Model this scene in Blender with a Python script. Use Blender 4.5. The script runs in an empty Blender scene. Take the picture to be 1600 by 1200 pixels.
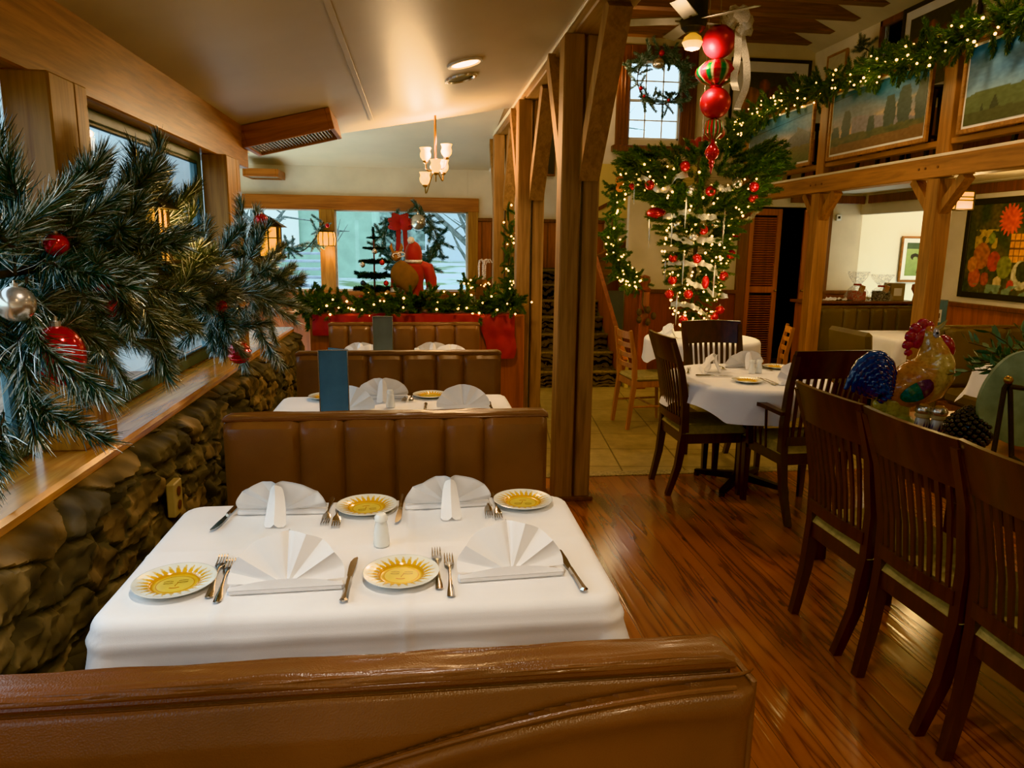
import bpy, math, random
from mathutils import Vector, Matrix, Quaternion, noise
from math import sin, cos, pi, radians, sqrt, exp, atan2, hypot
R = random.Random(7)
SC = bpy.context.scene
COL = SC.collection

# ------------------------------------------------------------------ helpers
def lin(c):
    return tuple((x/255/12.92 if x/255 <= .04045 else ((x/255+.055)/1.055)**2.4) for x in c)

class MB:
    def __init__(s): s.v=[]; s.f=[]; s.mi=[]; s.c=[]
    def add(s, vs, fs, mi=0, col=None):
        o=len(s.v); s.v.extend([tuple(p) for p in vs])
        s.f.extend([tuple(i+o for i in f) for f in fs]); s.mi.extend([mi]*len(fs))
        if col is not None:
            s.c.extend(col if isinstance(col,list) else [col]*len(vs))
        return s
    def box(s, c, d, b=.004, rot=None, mi=0, taper=None):
        hx,hy,hz=d[0]/2,d[1]/2,d[2]/2; b=min(b,hx*.9,hy*.9,hz*.9)
        vs=[]; idx={}
        for sx in(-1,1):
            for sy in(-1,1):
                for sz in(-1,1):
                    for a in range(3):
                        p=[sx*(hx-b),sy*(hy-b),sz*(hz-b)]; p[a]+=(sx,sy,sz)[a]*b
                        idx[(sx,sy,sz,a)]=len(vs); vs.append(Vector(p))
        fs=[]
        for a in range(3):
            u,w=(a+1)%3,(a+2)%3
            for sg in(-1,1):
                q=[]
                for (su,sw) in((-1,-1),(1,-1),(1,1),(-1,1)):
                    t=[0,0,0]; t[a]=sg;t[u]=su;t[w]=sw; q.append(idx[(*t,a)])
                fs.append(q if sg>0 else q[::-1])
        for a in range(3):      # edges along axis a
            u,w=(a+1)%3,(a+2)%3
            for su in(-1,1):
                for sw in(-1,1):
                    t0=[0,0,0];t1=[0,0,0];t0[a]=-1;t1[a]=1;t0[u]=t1[u]=su;t0[w]=t1[w]=sw
                    q=[idx[(*t0,u)],idx[(*t1,u)],idx[(*t1,w)],idx[(*t0,w)]]
                    fs.append(q[::-1] if su*sw>0 else q)
        for sx in(-1,1):
            for sy in(-1,1):
                for sz in(-1,1):
                    q=[idx[(sx,sy,sz,0)],idx[(sx,sy,sz,1)],idx[(sx,sy,sz,2)]]
                    fs.append(q if sx*sy*sz>0 else q[::-1])
        if taper:
            for p in vs:
                k=(p.z+hz)/(2*hz); k=taper+(1-taper)*k; p.x*=k; p.y*=k
        c=Vector(c)
        if rot is not None: vs=[rot@p for p in vs]
        return s.add([p+c for p in vs],fs,mi)
    def tube(s, pts, r, n=8, cap=True, mi=0, flat=1.0, up=None):
        pts=[Vector(p) for p in pts]; k=len(pts)
        rs=r if isinstance(r,(list,tuple)) else [r]*k
        vs=[];fs=[]
        ref=Vector(up) if up else None
        for i,p in enumerate(pts):
            t=(pts[min(i+1,k-1)]-pts[max(i-1,0)]).normalized()
            if ref is None:
                ref=Vector((0,0,1)) if abs(t.z)<.9 else Vector((1,0,0))
            a=t.cross(ref)
            if a.length<1e-4: a=t.cross(Vector((0,1,.01)))
            a.normalize(); bb=a.cross(t).normalized()
            if not up: ref=bb
            for j in range(n):
                w=2*pi*j/n; vs.append(p+(a*cos(w)+bb*sin(w)*flat)*rs[i])
        for i in range(k-1):
            for j in range(n):
                j2=(j+1)%n; fs.append((i*n+j2,i*n+j,(i+1)*n+j,(i+1)*n+j2))
        if cap: fs.append(tuple(range(n))); fs.append(tuple(range((k-1)*n,k*n))[::-1])
        return s.add(vs,fs,mi)
    def rsweep(s, pts, w, d, side=(1,0,0), mi=0):
        """rectangular bar through pts; w along side, d across"""
        pts=[Vector(p) for p in pts]; k=len(pts); sd=Vector(side).normalized(); vs=[];fs=[]
        ws=w if isinstance(w,(list,tuple)) else [w]*k; ds=d if isinstance(d,(list,tuple)) else [d]*k
        for i,p in enumerate(pts):
            t=(pts[min(i+1,k-1)]-pts[max(i-1,0)]).normalized()
            a=(sd-t*sd.dot(t)).normalized(); b=t.cross(a)
            for (x,y) in((-1,-1),(1,-1),(1,1),(-1,1)): vs.append(p+a*x*ws[i]/2+b*y*ds[i]/2)
        for i in range(k-1):
            for j in range(4):
                j2=(j+1)%4; fs.append((i*4+j,i*4+j2,(i+1)*4+j2,(i+1)*4+j))
        fs.append((3,2,1,0)); e=(k-1)*4; fs.append((e,e+1,e+2,e+3))
        return s.add(vs,fs,mi)
    def lathe(s, prof, n=24, c=(0,0,0), rot=None, mi=0, colf=None):
        vs=[];fs=[];k=len(prof);cs=[]
        for (r,z) in prof:
            for j in range(n):
                w=2*pi*j/n; p=Vector((r*cos(w),r*sin(w),z))
                if colf: cs.append(colf(p.x,p.y,p.z))
                if rot is not None: p=rot@p
                vs.append(p+Vector(c))
        for i in range(k-1):
            for j in range(n):
                j2=(j+1)%n; fs.append((i*n+j,i*n+j2,(i+1)*n+j2,(i+1)*n+j))
        if prof[0][0]>1e-6: fs.append(tuple(range(n))[::-1])
        if prof[-1][0]>1e-6: fs.append(tuple(range((k-1)*n,k*n)))
        return s.add(vs,fs,mi,cs if colf else None)
    def ball(s, c, r, n=16, m=10, mi=0, sc=(1,1,1)):
        vs=[];fs=[]
        for i in range(m+1):
            a=-pi/2+pi*i/m
            for j in range(n):
                w=2*pi*j/n; vs.append((c[0]+r*sc[0]*cos(a)*cos(w),c[1]+r*sc[1]*cos(a)*sin(w),c[2]+r*sc[2]*sin(a)))
        for i in range(m):
            for j in range(n):
                j2=(j+1)%n; fs.append((i*n+j,i*n+j2,(i+1)*n+j2,(i+1)*n+j))
        return s.add(vs,fs,mi)
    def prism(s, poly, z0, z1, M=None, mi=0):
        n=len(poly); vs=[Vector((x,y,z0)) for x,y in poly]+[Vector((x,y,z1)) for x,y in poly]
        if M is not None: vs=[M@p for p in vs]
        fs=[tuple(range(n))[::-1],tuple(range(n,2*n))]+[(i,(i+1)%n,n+(i+1)%n,n+i) for i in range(n)]
        return s.add(vs,fs,mi)
    def grid(s, fn, nu, nv, colf=None, mi=0, wrap=False):
        vs=[];fs=[];cs=[]
        for j in range(nv+1):
            for i in range(nu+1):
                u,v=i/nu,j/nv; vs.append(fn(u,v))
                if colf: cs.append(colf(u,v))
        for j in range(nv):
            for i in range(nu):
                a=j*(nu+1)+i; fs.append((a,a+1,a+nu+2,a+nu+1))
        return s.add(vs,fs,mi,cs if colf else None)
    def quad(s,a,b,c,d,mi=0): return s.add([a,b,c,d],[(0,1,2,3)],mi)
    def build(s, name, m, parent=None, smooth=True, ang=35, loc=None):
        me=bpy.data.meshes.new(name); me.from_pydata([tuple(p) for p in s.v],[],s.f)
        for x in (m if isinstance(m,(list,tuple)) else [m]): me.materials.append(x)
        if any(s.mi): me.polygons.foreach_set('material_index',s.mi)
        if s.c and len(s.c)==len(s.v):
            ca=me.color_attributes.new('col','FLOAT_COLOR','POINT'); fl=[]
            for c in s.c: fl.extend((*c[:3],1.0))
            ca.data.foreach_set('color',fl)
        if smooth:
            me.polygons.foreach_set('use_smooth',[True]*len(s.f))
            if ang<180: me.set_sharp_from_angle(angle=radians(ang))
        me.update(); o=bpy.data.objects.new(name,me); COL.objects.link(o)
        if parent: o.parent=parent
        if loc: o.location=loc
        return o

def tag(o,label=None,cat=None,group=None,kind=None):
    if label: o['label']=label
    if cat: o['category']=cat
    if group: o['group']=group
    if kind: o['kind']=kind
    return o
def thing(name,label,cat,loc=(0,0,0),rz=0,group=None):
    o=bpy.data.objects.new(name,None); COL.objects.link(o); o.empty_display_size=.05
    o.location=loc; o.rotation_euler=(0,0,rz); return tag(o,label,cat,group)
def struct(name,mb,m,parent=None,smooth=True):
    o=mb.build(name,m,parent,smooth)
    if not parent: o['kind']='structure'
    return o
def dup(root,loc=None,rz=None,label=None,group=None):
    def cp(o,par):
        c=o.copy(); COL.objects.link(c); c.parent=par
        for ch in list(o.children): cp(ch,c)
        return c
    r=cp(root,None)
    if loc is not None: r.location=loc
    if rz is not None: r.rotation_euler=(0,0,rz)
    if label: r['label']=label
    if group: r['group']=group
    return r
class Kind:
    """first use places the original, later uses place copies"""
    def __init__(s,fn): s.fn=fn; s.o=None
    def __call__(s,loc,rz,label,group=None):
        if s.o is None:
            s.o=s.fn(); s.o.location=loc; s.o.rotation_euler=(0,0,rz); tag(s.o,label,group=group); return s.o
        return dup(s.o,loc,rz,label,group)

# ------------------------------------------------------------------ materials
def newmat(name):
    m=bpy.data.materials.new(name); m.use_nodes=True; nt=m.node_tree; b=nt.nodes['Principled BSDF']
    return m,nt,b
def setp(b,rough=.5,metal=0,spec=.5,coat=0,trans=0,emit=None,es=0,sheen=0,sss=0,ior=None):
    b.inputs['Roughness'].default_value=rough; b.inputs['Metallic'].default_value=metal
    b.inputs['Specular IOR Level'].default_value=spec; b.inputs['Coat Weight'].default_value=coat
    b.inputs['Coat Roughness'].default_value=.12
    b.inputs['Transmission Weight'].default_value=trans; b.inputs['Sheen Weight'].default_value=sheen
    if ior: b.inputs['IOR'].default_value=ior
    if emit: b.inputs['Emission Color'].default_value=(*emit,1); b.inputs['Emission Strength'].default_value=es
def nd(nt,t,**kw):
    n=nt.nodes.new(t)
    for k,v in kw.items(): setattr(n,k,v)
    return n
def coords(nt,scale=(1,1,1),rot=(0,0,0),out='Object'):
    tc=nd(nt,'ShaderNodeTexCoord'); mp=nd(nt,'ShaderNodeMapping'); mp.inputs['Scale'].default_value=scale
    mp.inputs['Rotation'].default_value=rot; nt.links.new(tc.outputs[out],mp.inputs['Vector']); return mp.outputs['Vector']
def noi(nt,vec,scale,detail=4,rough=.55,dist=0):
    n=nd(nt,'ShaderNodeTexNoise'); n.inputs['Scale'].default_value=scale; n.inputs['Detail'].default_value=detail
    n.inputs['Roughness'].default_value=rough; n.inputs['Distortion'].default_value=dist
    if vec is not None: nt.links.new(vec,n.inputs['Vector'])
    return n
def ramp(nt,fac,stops,interp='LINEAR'):
    r=nd(nt,'ShaderNodeValToRGB'); e=r.color_ramp.elements; r.color_ramp.interpolation=interp
    while len(e)<len(stops): e.new(.5)
    for i,(p,c) in enumerate(stops): e[i].position=p; e[i].color=(*lin(c),1)
    nt.links.new(fac,r.inputs['Fac']); return r.outputs['Color']
def mixc(nt,fac,a,b,mode='MIX'):
    m=nd(nt,'ShaderNodeMix',data_type='RGBA',blend_type=mode)
    for s,x in((0,fac),(6,a),(7,b)):
        if hasattr(x,'links') or hasattr(x,'is_linked'): nt.links.new(x,m.inputs[s])
        else: m.inputs[s].default_value=x if s==0 else (*x,1)
    return m.outputs[2]
def bump(nt,b,h,strength=.3,dist=.01):
    n=nd(nt,'ShaderNodeBump'); n.inputs['Strength'].default_value=strength; n.inputs['Distance'].default_value=dist
    nt.links.new(h,n.inputs['Height']); nt.links.new(n.outputs['Normal'],b.inputs['Normal'])
def plain(name,c,rough=.5,var=.12,nscale=6,bs=0,bscale=60,**kw):
    m,nt,b=newmat(name); setp(b,rough,**kw); v=coords(nt)
    n=noi(nt,v,nscale)
    lo=tuple(max(0,x*(1-var)) for x in c); hi=tuple(min(255,x*(1+var)) for x in c)
    nt.links.new(ramp(nt,n.outputs['Fac'],[(.3,lo),(.7,hi)]),b.inputs['Base Color'])
    if bs: bump(nt,b,noi(nt,v,bscale).outputs['Fac'],bs,.004)
    return m
def wood(name,c1,c2,axis='z',rough=.4,s=1.0,coat=0,knots=True,spec=.5):
    m,nt,b=newmat(name); setp(b,rough,coat=coat,spec=spec)
    lo,hi=.55*s,9*s; sc={'x':(lo,hi,hi),'y':(hi,lo,hi),'z':(hi,hi,lo)}[axis]
    v=coords(nt,sc); n1=noi(nt,v,1.0,5,.6,.8)
    sc2=tuple(x*5 for x in sc); n2=noi(nt,coords(nt,sc2),1.3,3,.6,.2)
    w=nd(nt,'ShaderNodeMath',operation='SINE'); mul=nd(nt,'ShaderNodeMath',operation='MULTIPLY'); mul.inputs[1].default_value=26
    nt.links.new(n1.outputs['Fac'],mul.inputs[0]); nt.links.new(mul.outputs[0],w.inputs[0])
    ma=nd(nt,'ShaderNodeMapRange'); ma.inputs['From Min'].default_value=-1; nt.links.new(w.outputs[0],ma.inputs['Value'])
    col=mixc(nt,ma.outputs[0],lin(c1),lin(c2))
    col=mixc(nt,.4,col,ramp(nt,n2.outputs['Fac'],[(.3,tuple(x*.78 for x in c1)),(.65,c2)]))
    big=noi(nt,coords(nt),1.1,2); col=mixc(nt,.4,col,ramp(nt,big.outputs['Fac'],[(.3,(185,178,170)),(.7,(255,252,248))]),'MULTIPLY')
    if knots:
        vo=nd(nt,'ShaderNodeTexVoronoi'); vo.inputs['Scale'].default_value=1; kv=coords(nt,tuple(x*.45 if x==hi else x*2.2 for x in sc)); nt.links.new(kv,vo.inputs['Vector'])
        kr=ramp(nt,vo.outputs['Distance'],[(.0,(255,255,255)),(.09,(0,0,0))]); col=mixc(nt,kr,col,lin(tuple(x*.4 for x in c1)))
    nt.links.new(col,b.inputs['Base Color']); bump(nt,b,n2.outputs['Fac'],.12,.003)
    return m
def vcol(name,rough=.4,coat=0,bs=0,bscale=80,**kw):
    m,nt,b=newmat(name); setp(b,rough,coat=coat,**kw); a=nd(nt,'ShaderNodeAttribute',attribute_name='col')
    n=noi(nt,coords(nt),14,4); col=mixc(nt,.25,a.outputs['Color'],ramp(nt,n.outputs['Fac'],[(.3,(150,150,150)),(.65,(255,255,255))]),'MULTIPLY')
    nt.links.new(col,b.inputs['Base Color'])
    if bs: bump(nt,b,noi(nt,coords(nt),bscale).outputs['Fac'],bs,.004)
    return m
def glow(name,c,es,sample=False,base=(255,240,200)):
    m,nt,b=newmat(name); setp(b,.3,emit=lin(c),es=es); b.inputs['Base Color'].default_value=(*lin(base),1)
    n=noi(nt,coords(nt),3); nt.links.new(mixc(nt,.15,lin(base),n.outputs['Color'],'MULTIPLY'),b.inputs['Base Color'])
    if not sample: m.cycles.emission_sampling='NONE'
    return m
def needles(name,stops,rough=.35,metal=0,spec=.6):
    m,nt,b=newmat(name); setp(b,rough,metal=metal,spec=spec); g=nd(nt,'ShaderNodeNewGeometry')
    nt.links.new(ramp(nt,g.outputs['Random Per Island'],stops),b.inputs['Base Color']); return m
def paneglass(name,tint=(1,1,1),boost=0.0):
    m=bpy.data.materials.new(name); m.use_nodes=True; nt=m.node_tree; nt.nodes.clear()
    o=nd(nt,'ShaderNodeOutputMaterial'); mx=nd(nt,'ShaderNodeMixShader'); t=nd(nt,'ShaderNodeBsdfTransparent'); g=nd(nt,'ShaderNodeBsdfGlossy')
    t.inputs['Color'].default_value=(*tint,1); g.inputs['Roughness'].default_value=.02
    f=nd(nt,'ShaderNodeFresnel'); f.inputs['IOR'].default_value=1.5
    ad=nd(nt,'ShaderNodeMath',operation='ADD',use_clamp=True); ad.inputs[1].default_value=boost
    nt.links.new(f.outputs[0],ad.inputs[0]); nt.links.new(ad.outputs[0],mx.inputs[0]); nt.links.new(t.outputs[0],mx.inputs[1]); nt.links.new(g.outputs[0],mx.inputs[2])
    nt.links.new(mx.outputs[0],o.inputs['Surface']); return m

M={}
M['pine_y']=wood('pine_along_y',(150,88,34),(196,128,60),'y',.38,coat=.2)
M['pine_x']=wood('pine_along_x',(140,76,30),(180,108,48),'x',.4)
M['pine_z']=wood('pine_upright',(150,96,40),(192,136,66),'z',.42)
M['sill']=wood('sill_pine',(176,104,44),(222,156,80),'y',.25,coat=.4)
M['barn_z']=wood('barn_post',(134,96,62),(172,130,90),'z',.6,s=.9)
M['barn_y']=wood('barn_beam',(134,98,64),(170,130,90),'y',.6,s=.9)
M['oak_y']=wood('mezzanine_beam',(132,82,36),(176,116,56),'y',.5,s=.8)
M['oak_z']=wood('mezzanine_post',(132,82,36),(176,116,56),'z',.5,s=.8)
M['oak_x']=wood('trim_wood_x',(124,76,34),(168,108,52),'x',.5,s=.8)
M['raft']=wood('rafter_wood',(92,56,28),(136,84,44),'x',.6)
M['wains']=wood('wainscot',(134,66,26),(178,94,40),'z',.4,s=.7)
M['redwd']=wood('red_paneling',(112,44,20),(150,66,30),'z',.4,s=.7)
M['trimd']=wood('dark_trim',(84,42,20),(120,64,30),'z',.4)
M['maho']=wood('mahogany',(38,15,9),(62,26,14),'z',.3,coat=.15,knots=False)
M['beech']=wood('light_beech',(150,88,40),(186,118,60),'z',.4,knots=False)
M['tabwd']=wood('table_wood',(110,56,24),(150,82,38),'y',.3,coat=.2,knots=False)
M['plaster']=plain('cream_plaster',(222,210,186),.8,.04,2,.08,40)
M['plaster2']=plain('alcove_plaster',(232,224,204),.8,.03,2)
M['ceil']=plain('ceiling_paint',(196,184,166),.42,.03,1.2,.06,3,spec=.35)
M['ceil2']=plain('far_ceiling_paint',(236,220,190),.5,.03,1.2,.05,3)
M['hiceil']=plain('high_ceiling_paint',(206,194,170),.7,.04,2)
def leather(name,c):
    m,nt,b=newmat(name); setp(b,.34,spec=.5,coat=.12); v=coords(nt); n=noi(nt,v,2.2,4)
    nt.links.new(ramp(nt,n.outputs['Fac'],[(.3,tuple(x*.82 for x in c)),(.7,tuple(x*1.12 for x in c))]),b.inputs['Base Color'])
    vo=nd(nt,'ShaderNodeTexVoronoi'); vo.inputs['Scale'].default_value=330; nt.links.new(v,vo.inputs['Vector'])
    mx=nd(nt,'ShaderNodeMath',operation='MULTIPLY_ADD'); mx.inputs[1].default_value=.18; nt.links.new(vo.outputs['Distance'],mx.inputs[0])
    nt.links.new(noi(nt,v,5,4).outputs['Fac'],mx.inputs[2]); bump(nt,b,mx.outputs[0],.28,.008); return m
M['leather']=leather('tan_leather',(106,68,42))
M['leather2']=leather('olive_leather',(90,70,36))
M['leatherD']=leather('leather_seam',(84,44,18))
M['linen']=plain('white_linen',(236,234,232),.75,.02,3,.1,500,sheen=.2)
M['napkin']=plain('napkin_cotton',(240,238,236),.8,.015,3,.06,600,sheen=.2)
M['china']=plain('white_china',(236,238,234),.15,.02,3,coat=.4)
M['steel']=plain('cutlery_steel',(205,196,184),.16,.05,8,metal=1)
M['brass']=plain('aged_brass',(140,104,54),.35,.2,8,metal=1)
M['iron']=plain('dark_iron',(38,28,22),.5,.2,20,metal=.6)
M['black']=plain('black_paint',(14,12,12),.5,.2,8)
M['seat']=plain('beige_seat_fabric',(140,124,84),.85,.1,40,.3,300)
M['white']=plain('white_paint',(226,224,216),.5,.03,4)
M['teal']=plain('teal_window_metal',(98,128,136),.45,.12,5)
M['teald']=plain('dark_teal_gasket',(40,60,64),.5,.12,5)
M['glass']=paneglass('window_glass')
M['green']=needles('fir_needles',[(0,(24,50,18)),(.5,(44,78,26)),(.85,(76,106,36)),(1,(116,128,54))])
M['tinsel']=needles('tinsel_needles',[(0,(22,34,28)),(.4,(40,62,50)),(.58,(78,98,86)),(.66,(118,104,72)),(.74,(160,184,178)),(1,(244,250,248))],.3,.2,1.0)  # besides silver tinsel, whitish and brown stops paint in glints and reflections
M['frost']=needles('frosted_needles',[(0,(40,66,60)),(.5,(86,116,112)),(.8,(160,182,186)),(1,(225,235,238))],.4)
M['stem']=plain('twig',(48,38,26),.7,.2,20)
M['redball']=plain('red_ornament',(176,14,18),.16,.08,6,coat=.6,metal=.45)
M['redsatin']=plain('red_satin_ornament',(168,16,16),.34,.08,6,metal=.35)
M['silver']=plain('silver_ornament',(206,200,190),.22,.05,6,metal=.8)
M['redcl']=plain('red_cloth',(150,8,10),.6,.12,5,.3,30,sheen=.3)
M['fairy']=glow('fairy_bulb',(255,196,92),7)
M['lampw']=glow('lit_glass_shade',(255,190,96),1.9,True)
M['lampy']=glow('lit_lantern_glass',(255,170,48),1.25,True,(150,120,70))
M['vc']=vcol('painted_ceramic',.2,.5)
M['glaz']=None
M['paint']=vcol('oil_painting',.5,0,.15,120)
M['carton']=plain('menu_card',(98,130,152),.5,.06,8)
M['carton2']=plain('grey_menu_card',(112,126,130),.5,.06,8)
def light(kind,loc,power,color=(1,.66,.34),size=.06,rot=None,spot=None,name='lamp',blend=.6):
    l=bpy.data.lights.new(name,kind); l.energy=power; l.color=color
    if kind in('POINT','SPOT'): l.shadow_soft_size=size
    if kind=='SPOT': l.spot_size=radians(spot or 110); l.spot_blend=blend
    if kind=='AREA': l.size=size
    o=bpy.data.objects.new(name,l); COL.objects.link(o); o.location=loc
    if rot: o.rotation_euler=rot
    return o
zc=lambda x:2.34+.239*(x+1.15)
WARM=(1,.70,.40)
# ------------------------------------------------------------------ the room
def floorwood():
    m,nt,b=newmat('pine_floorboards'); setp(b,.28,coat=.25)
    tc=nd(nt,'ShaderNodeTexCoord'); sp=nd(nt,'ShaderNodeSeparateXYZ'); nt.links.new(tc.outputs['Object'],sp.inputs[0])
    def ma(op,a,bv=None,c=None):
        n=nd(nt,'ShaderNodeMath',operation=op)
        for i,x in enumerate((a,bv,c)):
            if x is None: continue
            if hasattr(x,'is_linked'): nt.links.new(x,n.inputs[i])
            else: n.inputs[i].default_value=x
        return n.outputs[0]
    px=ma('DIVIDE',sp.outputs[0],.128); fl=ma('FLOOR',px); fr=ma('FRACT',px)
    wn=nd(nt,'ShaderNodeTexWhiteNoise',noise_dimensions='1D'); nt.links.new(fl,wn.inputs['W'])
    off=ma('MULTIPLY',wn.outputs['Value'],37.0); yy=ma('ADD',sp.outputs[1],off)
    cb=nd(nt,'ShaderNodeCombineXYZ'); nt.links.new(ma('MULTIPLY',sp.outputs[0],13),cb.inputs[0]); nt.links.new(ma('MULTIPLY',yy,.9),cb.inputs[1]); nt.links.new(off,cb.inputs[2])
    n1=noi(nt,cb.outputs[0],.8,3,.5,.45)
    rings=ma('SINE',ma('MULTIPLY',n1.outputs['Fac'],30.0)); rg=ma('MULTIPLY_ADD',rings,.5,.5)
    col=ramp(nt,rg,[(0,(158,92,42)),(.75,(148,84,36)),(.95,(126,66,28)),(1,(104,52,24))])
    tint=ramp(nt,wn.outputs['Value'],[(0,(200,188,176)),(.5,(226,216,204)),(1,(255,246,236))])
    col=mixc(nt,1.0,col,tint,'MULTIPLY')
    n3=noi(nt,coords(nt,(1.2,.5,1)),1.5,3); col=mixc(nt,.6,col,ramp(nt,n3.outputs['Fac'],[(.3,(190,178,168)),(.6,(255,255,255))]),'MULTIPLY')
    vo=nd(nt,'ShaderNodeTexVoronoi'); vo.inputs['Scale'].default_value=1; cb2=nd(nt,'ShaderNodeCombineXYZ'); nt.links.new(ma('MULTIPLY',sp.outputs[0],8),cb2.inputs[0]); nt.links.new(ma('MULTIPLY',yy,2.4),cb2.inputs[1]); nt.links.new(cb2.outputs[0],vo.inputs['Vector'])
    col=mixc(nt,ramp(nt,vo.outputs['Distance'],[(.02,(255,255,255)),(.10,(0,0,0))]),col,lin((26,12,6)))
    seam=ma('COMPARE',fr,.0,.018); col=mixc(nt,ma('MULTIPLY',seam,.8),col,lin((30,13,6)))
    nt.links.new(col,b.inputs['Base Color']); rr=ramp(nt,n3.outputs['Fac'],[(.3,(150,150,150)),(.7,(90,90,90))]); nt.links.new(rr,b.inputs['Roughness'])
    bump(nt,b,ma('MULTIPLY_ADD',seam,-1.0,rg),.15,.003); return m
def floortile():
    m,nt,b=newmat('travertine_tiles'); setp(b,.45); v=coords(nt,(1,1,1),(0,0,radians(6)))
    br=nd(nt,'ShaderNodeTexBrick',offset=0.0); br.inputs['Scale'].default_value=1; br.inputs['Brick Width'].default_value=.46; br.inputs['Row Height'].default_value=.46
    br.inputs['Mortar Size'].default_value=.006; br.inputs['Color1'].default_value=(*lin((150,128,88)),1); br.inputs['Color2'].default_value=(*lin((164,142,100)),1); br.inputs['Mortar'].default_value=(*lin((92,74,46)),1)
    nt.links.new(v,br.inputs['Vector']); n=noi(nt,v,9,6,.65); c=mixc(nt,.55,br.outputs['Color'],ramp(nt,n.outputs['Fac'],[(.3,(150,140,120)),(.7,(255,250,240))]),'MULTIPLY')
    nt.links.new(c,b.inputs['Base Color']); return m
M['floor']=floorwood(); M['tile']=floortile()
struct('floor',MB().box((2.2,1.3,-.05),(7.1,6.9,.1),.001),M['floor'])
struct('floor_tiled',MB().box((2.5,7.7,-.05),(7.6,5.9,.1),.001),M['tile'])
struct('trim_1',MB().box((2.0,4.76,.001),(6.4,.09,.012),.003),plain('granite_threshold',(128,112,84),.5,.35,60))
# stone wall under the left windows
def stonewall():
    def P(u,v):
        y=-.6+6.7*u; z=-.02+.9*v
        q=Vector((y*3.4+.5*noise.noise(Vector((y*3,z*4,0))),z*7.5+.4*noise.noise(Vector((y*4,z*4,8))),.3)); d,pts=noise.voronoi(q)
        e=min(.35,d[1]-d[0]); h=.028*min(1,e/.12)+.022*noise.noise(Vector((y*9,z*9,2)))+.018*noise.noise(Vector((y*24,z*26,5)))+.006*noise.noise(Vector((y*60,z*60,9)))+.012
        top=max(0,(v-.9)/.1); return (-.985+h-.09*top**2,y,z-.018*top+.012*noise.noise(Vector((y*6,1,1)))*top)
    def Cc(u,v):
        y=-.6+6.7*u; z=-.02+.9*v
        q=Vector((y*3.4+.5*noise.noise(Vector((y*3,z*4,0))),z*7.5+.4*noise.noise(Vector((y*4,z*4,8))),.3)); d,pts=noise.voronoi(q)
        e=d[1]-d[0]; r=noise.cell(pts[0]*3.1) if True else 0
        r=abs(r)%1; base=[(132,112,82),(108,94,72),(146,118,84),(100,92,80),(122,96,66)][int(r*4.99)]
        k=.78+.55*noise.noise(Vector((y*14,z*14,3))); c=[x*k for x in base]
        if e<.10: c=[86*k,76*k,58*k]
        return lin([max(0,min(255,x)) for x in c])
    mb=MB().grid(P,760,120,Cc)
    mb2=mb; return mb2
M['stone']=vcol('rubble_stone',.85,0,.5,60)
o=struct('wall_left',stonewall(),M['stone'])
b_=MB().box((-1.3,2.75,.42),(.5,6.7,.86),.01); b_.build('wall_core',plain('mortar',(90,78,60),.9),o)
mb=MB()
mb.box((-1.235,2.5,.8725),(.43,7.2,.045),.012); struct('trim_2',mb,M['sill'])       # window sill board
# head beam over the left windows
struct('trim_3',MB().box((-1.255,2.2,2.21),(.19,6.4,.27),.006),M['pine_y'])
# side posts between the left windows
for n,(y0,y1,xf,lab) in enumerate(((2.45,2.62,-1.07,'stout pine window post behind the tinsel garland'),(4.55,4.78,-1.08,'pine window post at the far end of the left windows'),(.35,.55,-1.07,'pine window post nearest the viewer'))):
    t=thing('window_post',lab,'post',(0,0,0))
    MB().box((xf-.09,(y0+y1)/2,1.485),(.14,y1-y0,1.18),.006).build('upright',M['pine_z'],t)
    MB().box((xf-.045,y1+.045,1.485),(.05,.09,1.18),.004).build('casing',M['pine_z'],t)
# windows
def left_window(name,y0,y1):
    mb=MB(); x=-1.27; z0,z1=.895,2.075
    for (a,b2,c,d) in((y0,y0+.06,z0,z1),(y1-.06,y1,z0,z1),(y0+.06,y1-.06,z0,z0+.06),(y0+.06,y1-.06,z1-.05,z1)): mb.box((x,(a+b2)/2,(c+d)/2),(.05,b2-a,d-c),.006)
    o=struct(name,mb,M['teal'])
    g=MB()
    for (a,b2,c,d) in((y0+.06,y0+.075,z0+.06,z1-.05),(y1-.075,y1-.06,z0+.06,z1-.05),(y0+.06,y1-.06,z0+.06,z0+.075),(y0+.06,y1-.06,z1-.065,z1-.05)): g.box((x+.012,(a+b2)/2,(c+d)/2),(.02,b2-a,d-c),.003)
    g.build('gasket',M['teald'],o)
    MB().quad((x,y0+.06,z0+.06),(x,y1-.06,z0+.06),(x,y1-.06,z1-.05),(x,y0+.06,z1-.05)).build('pane',M['glass'],o)
left_window('window_1',.6,2.45); left_window('window_2',2.7,4.56); left_window('window_3',-1.0,.36)
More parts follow.
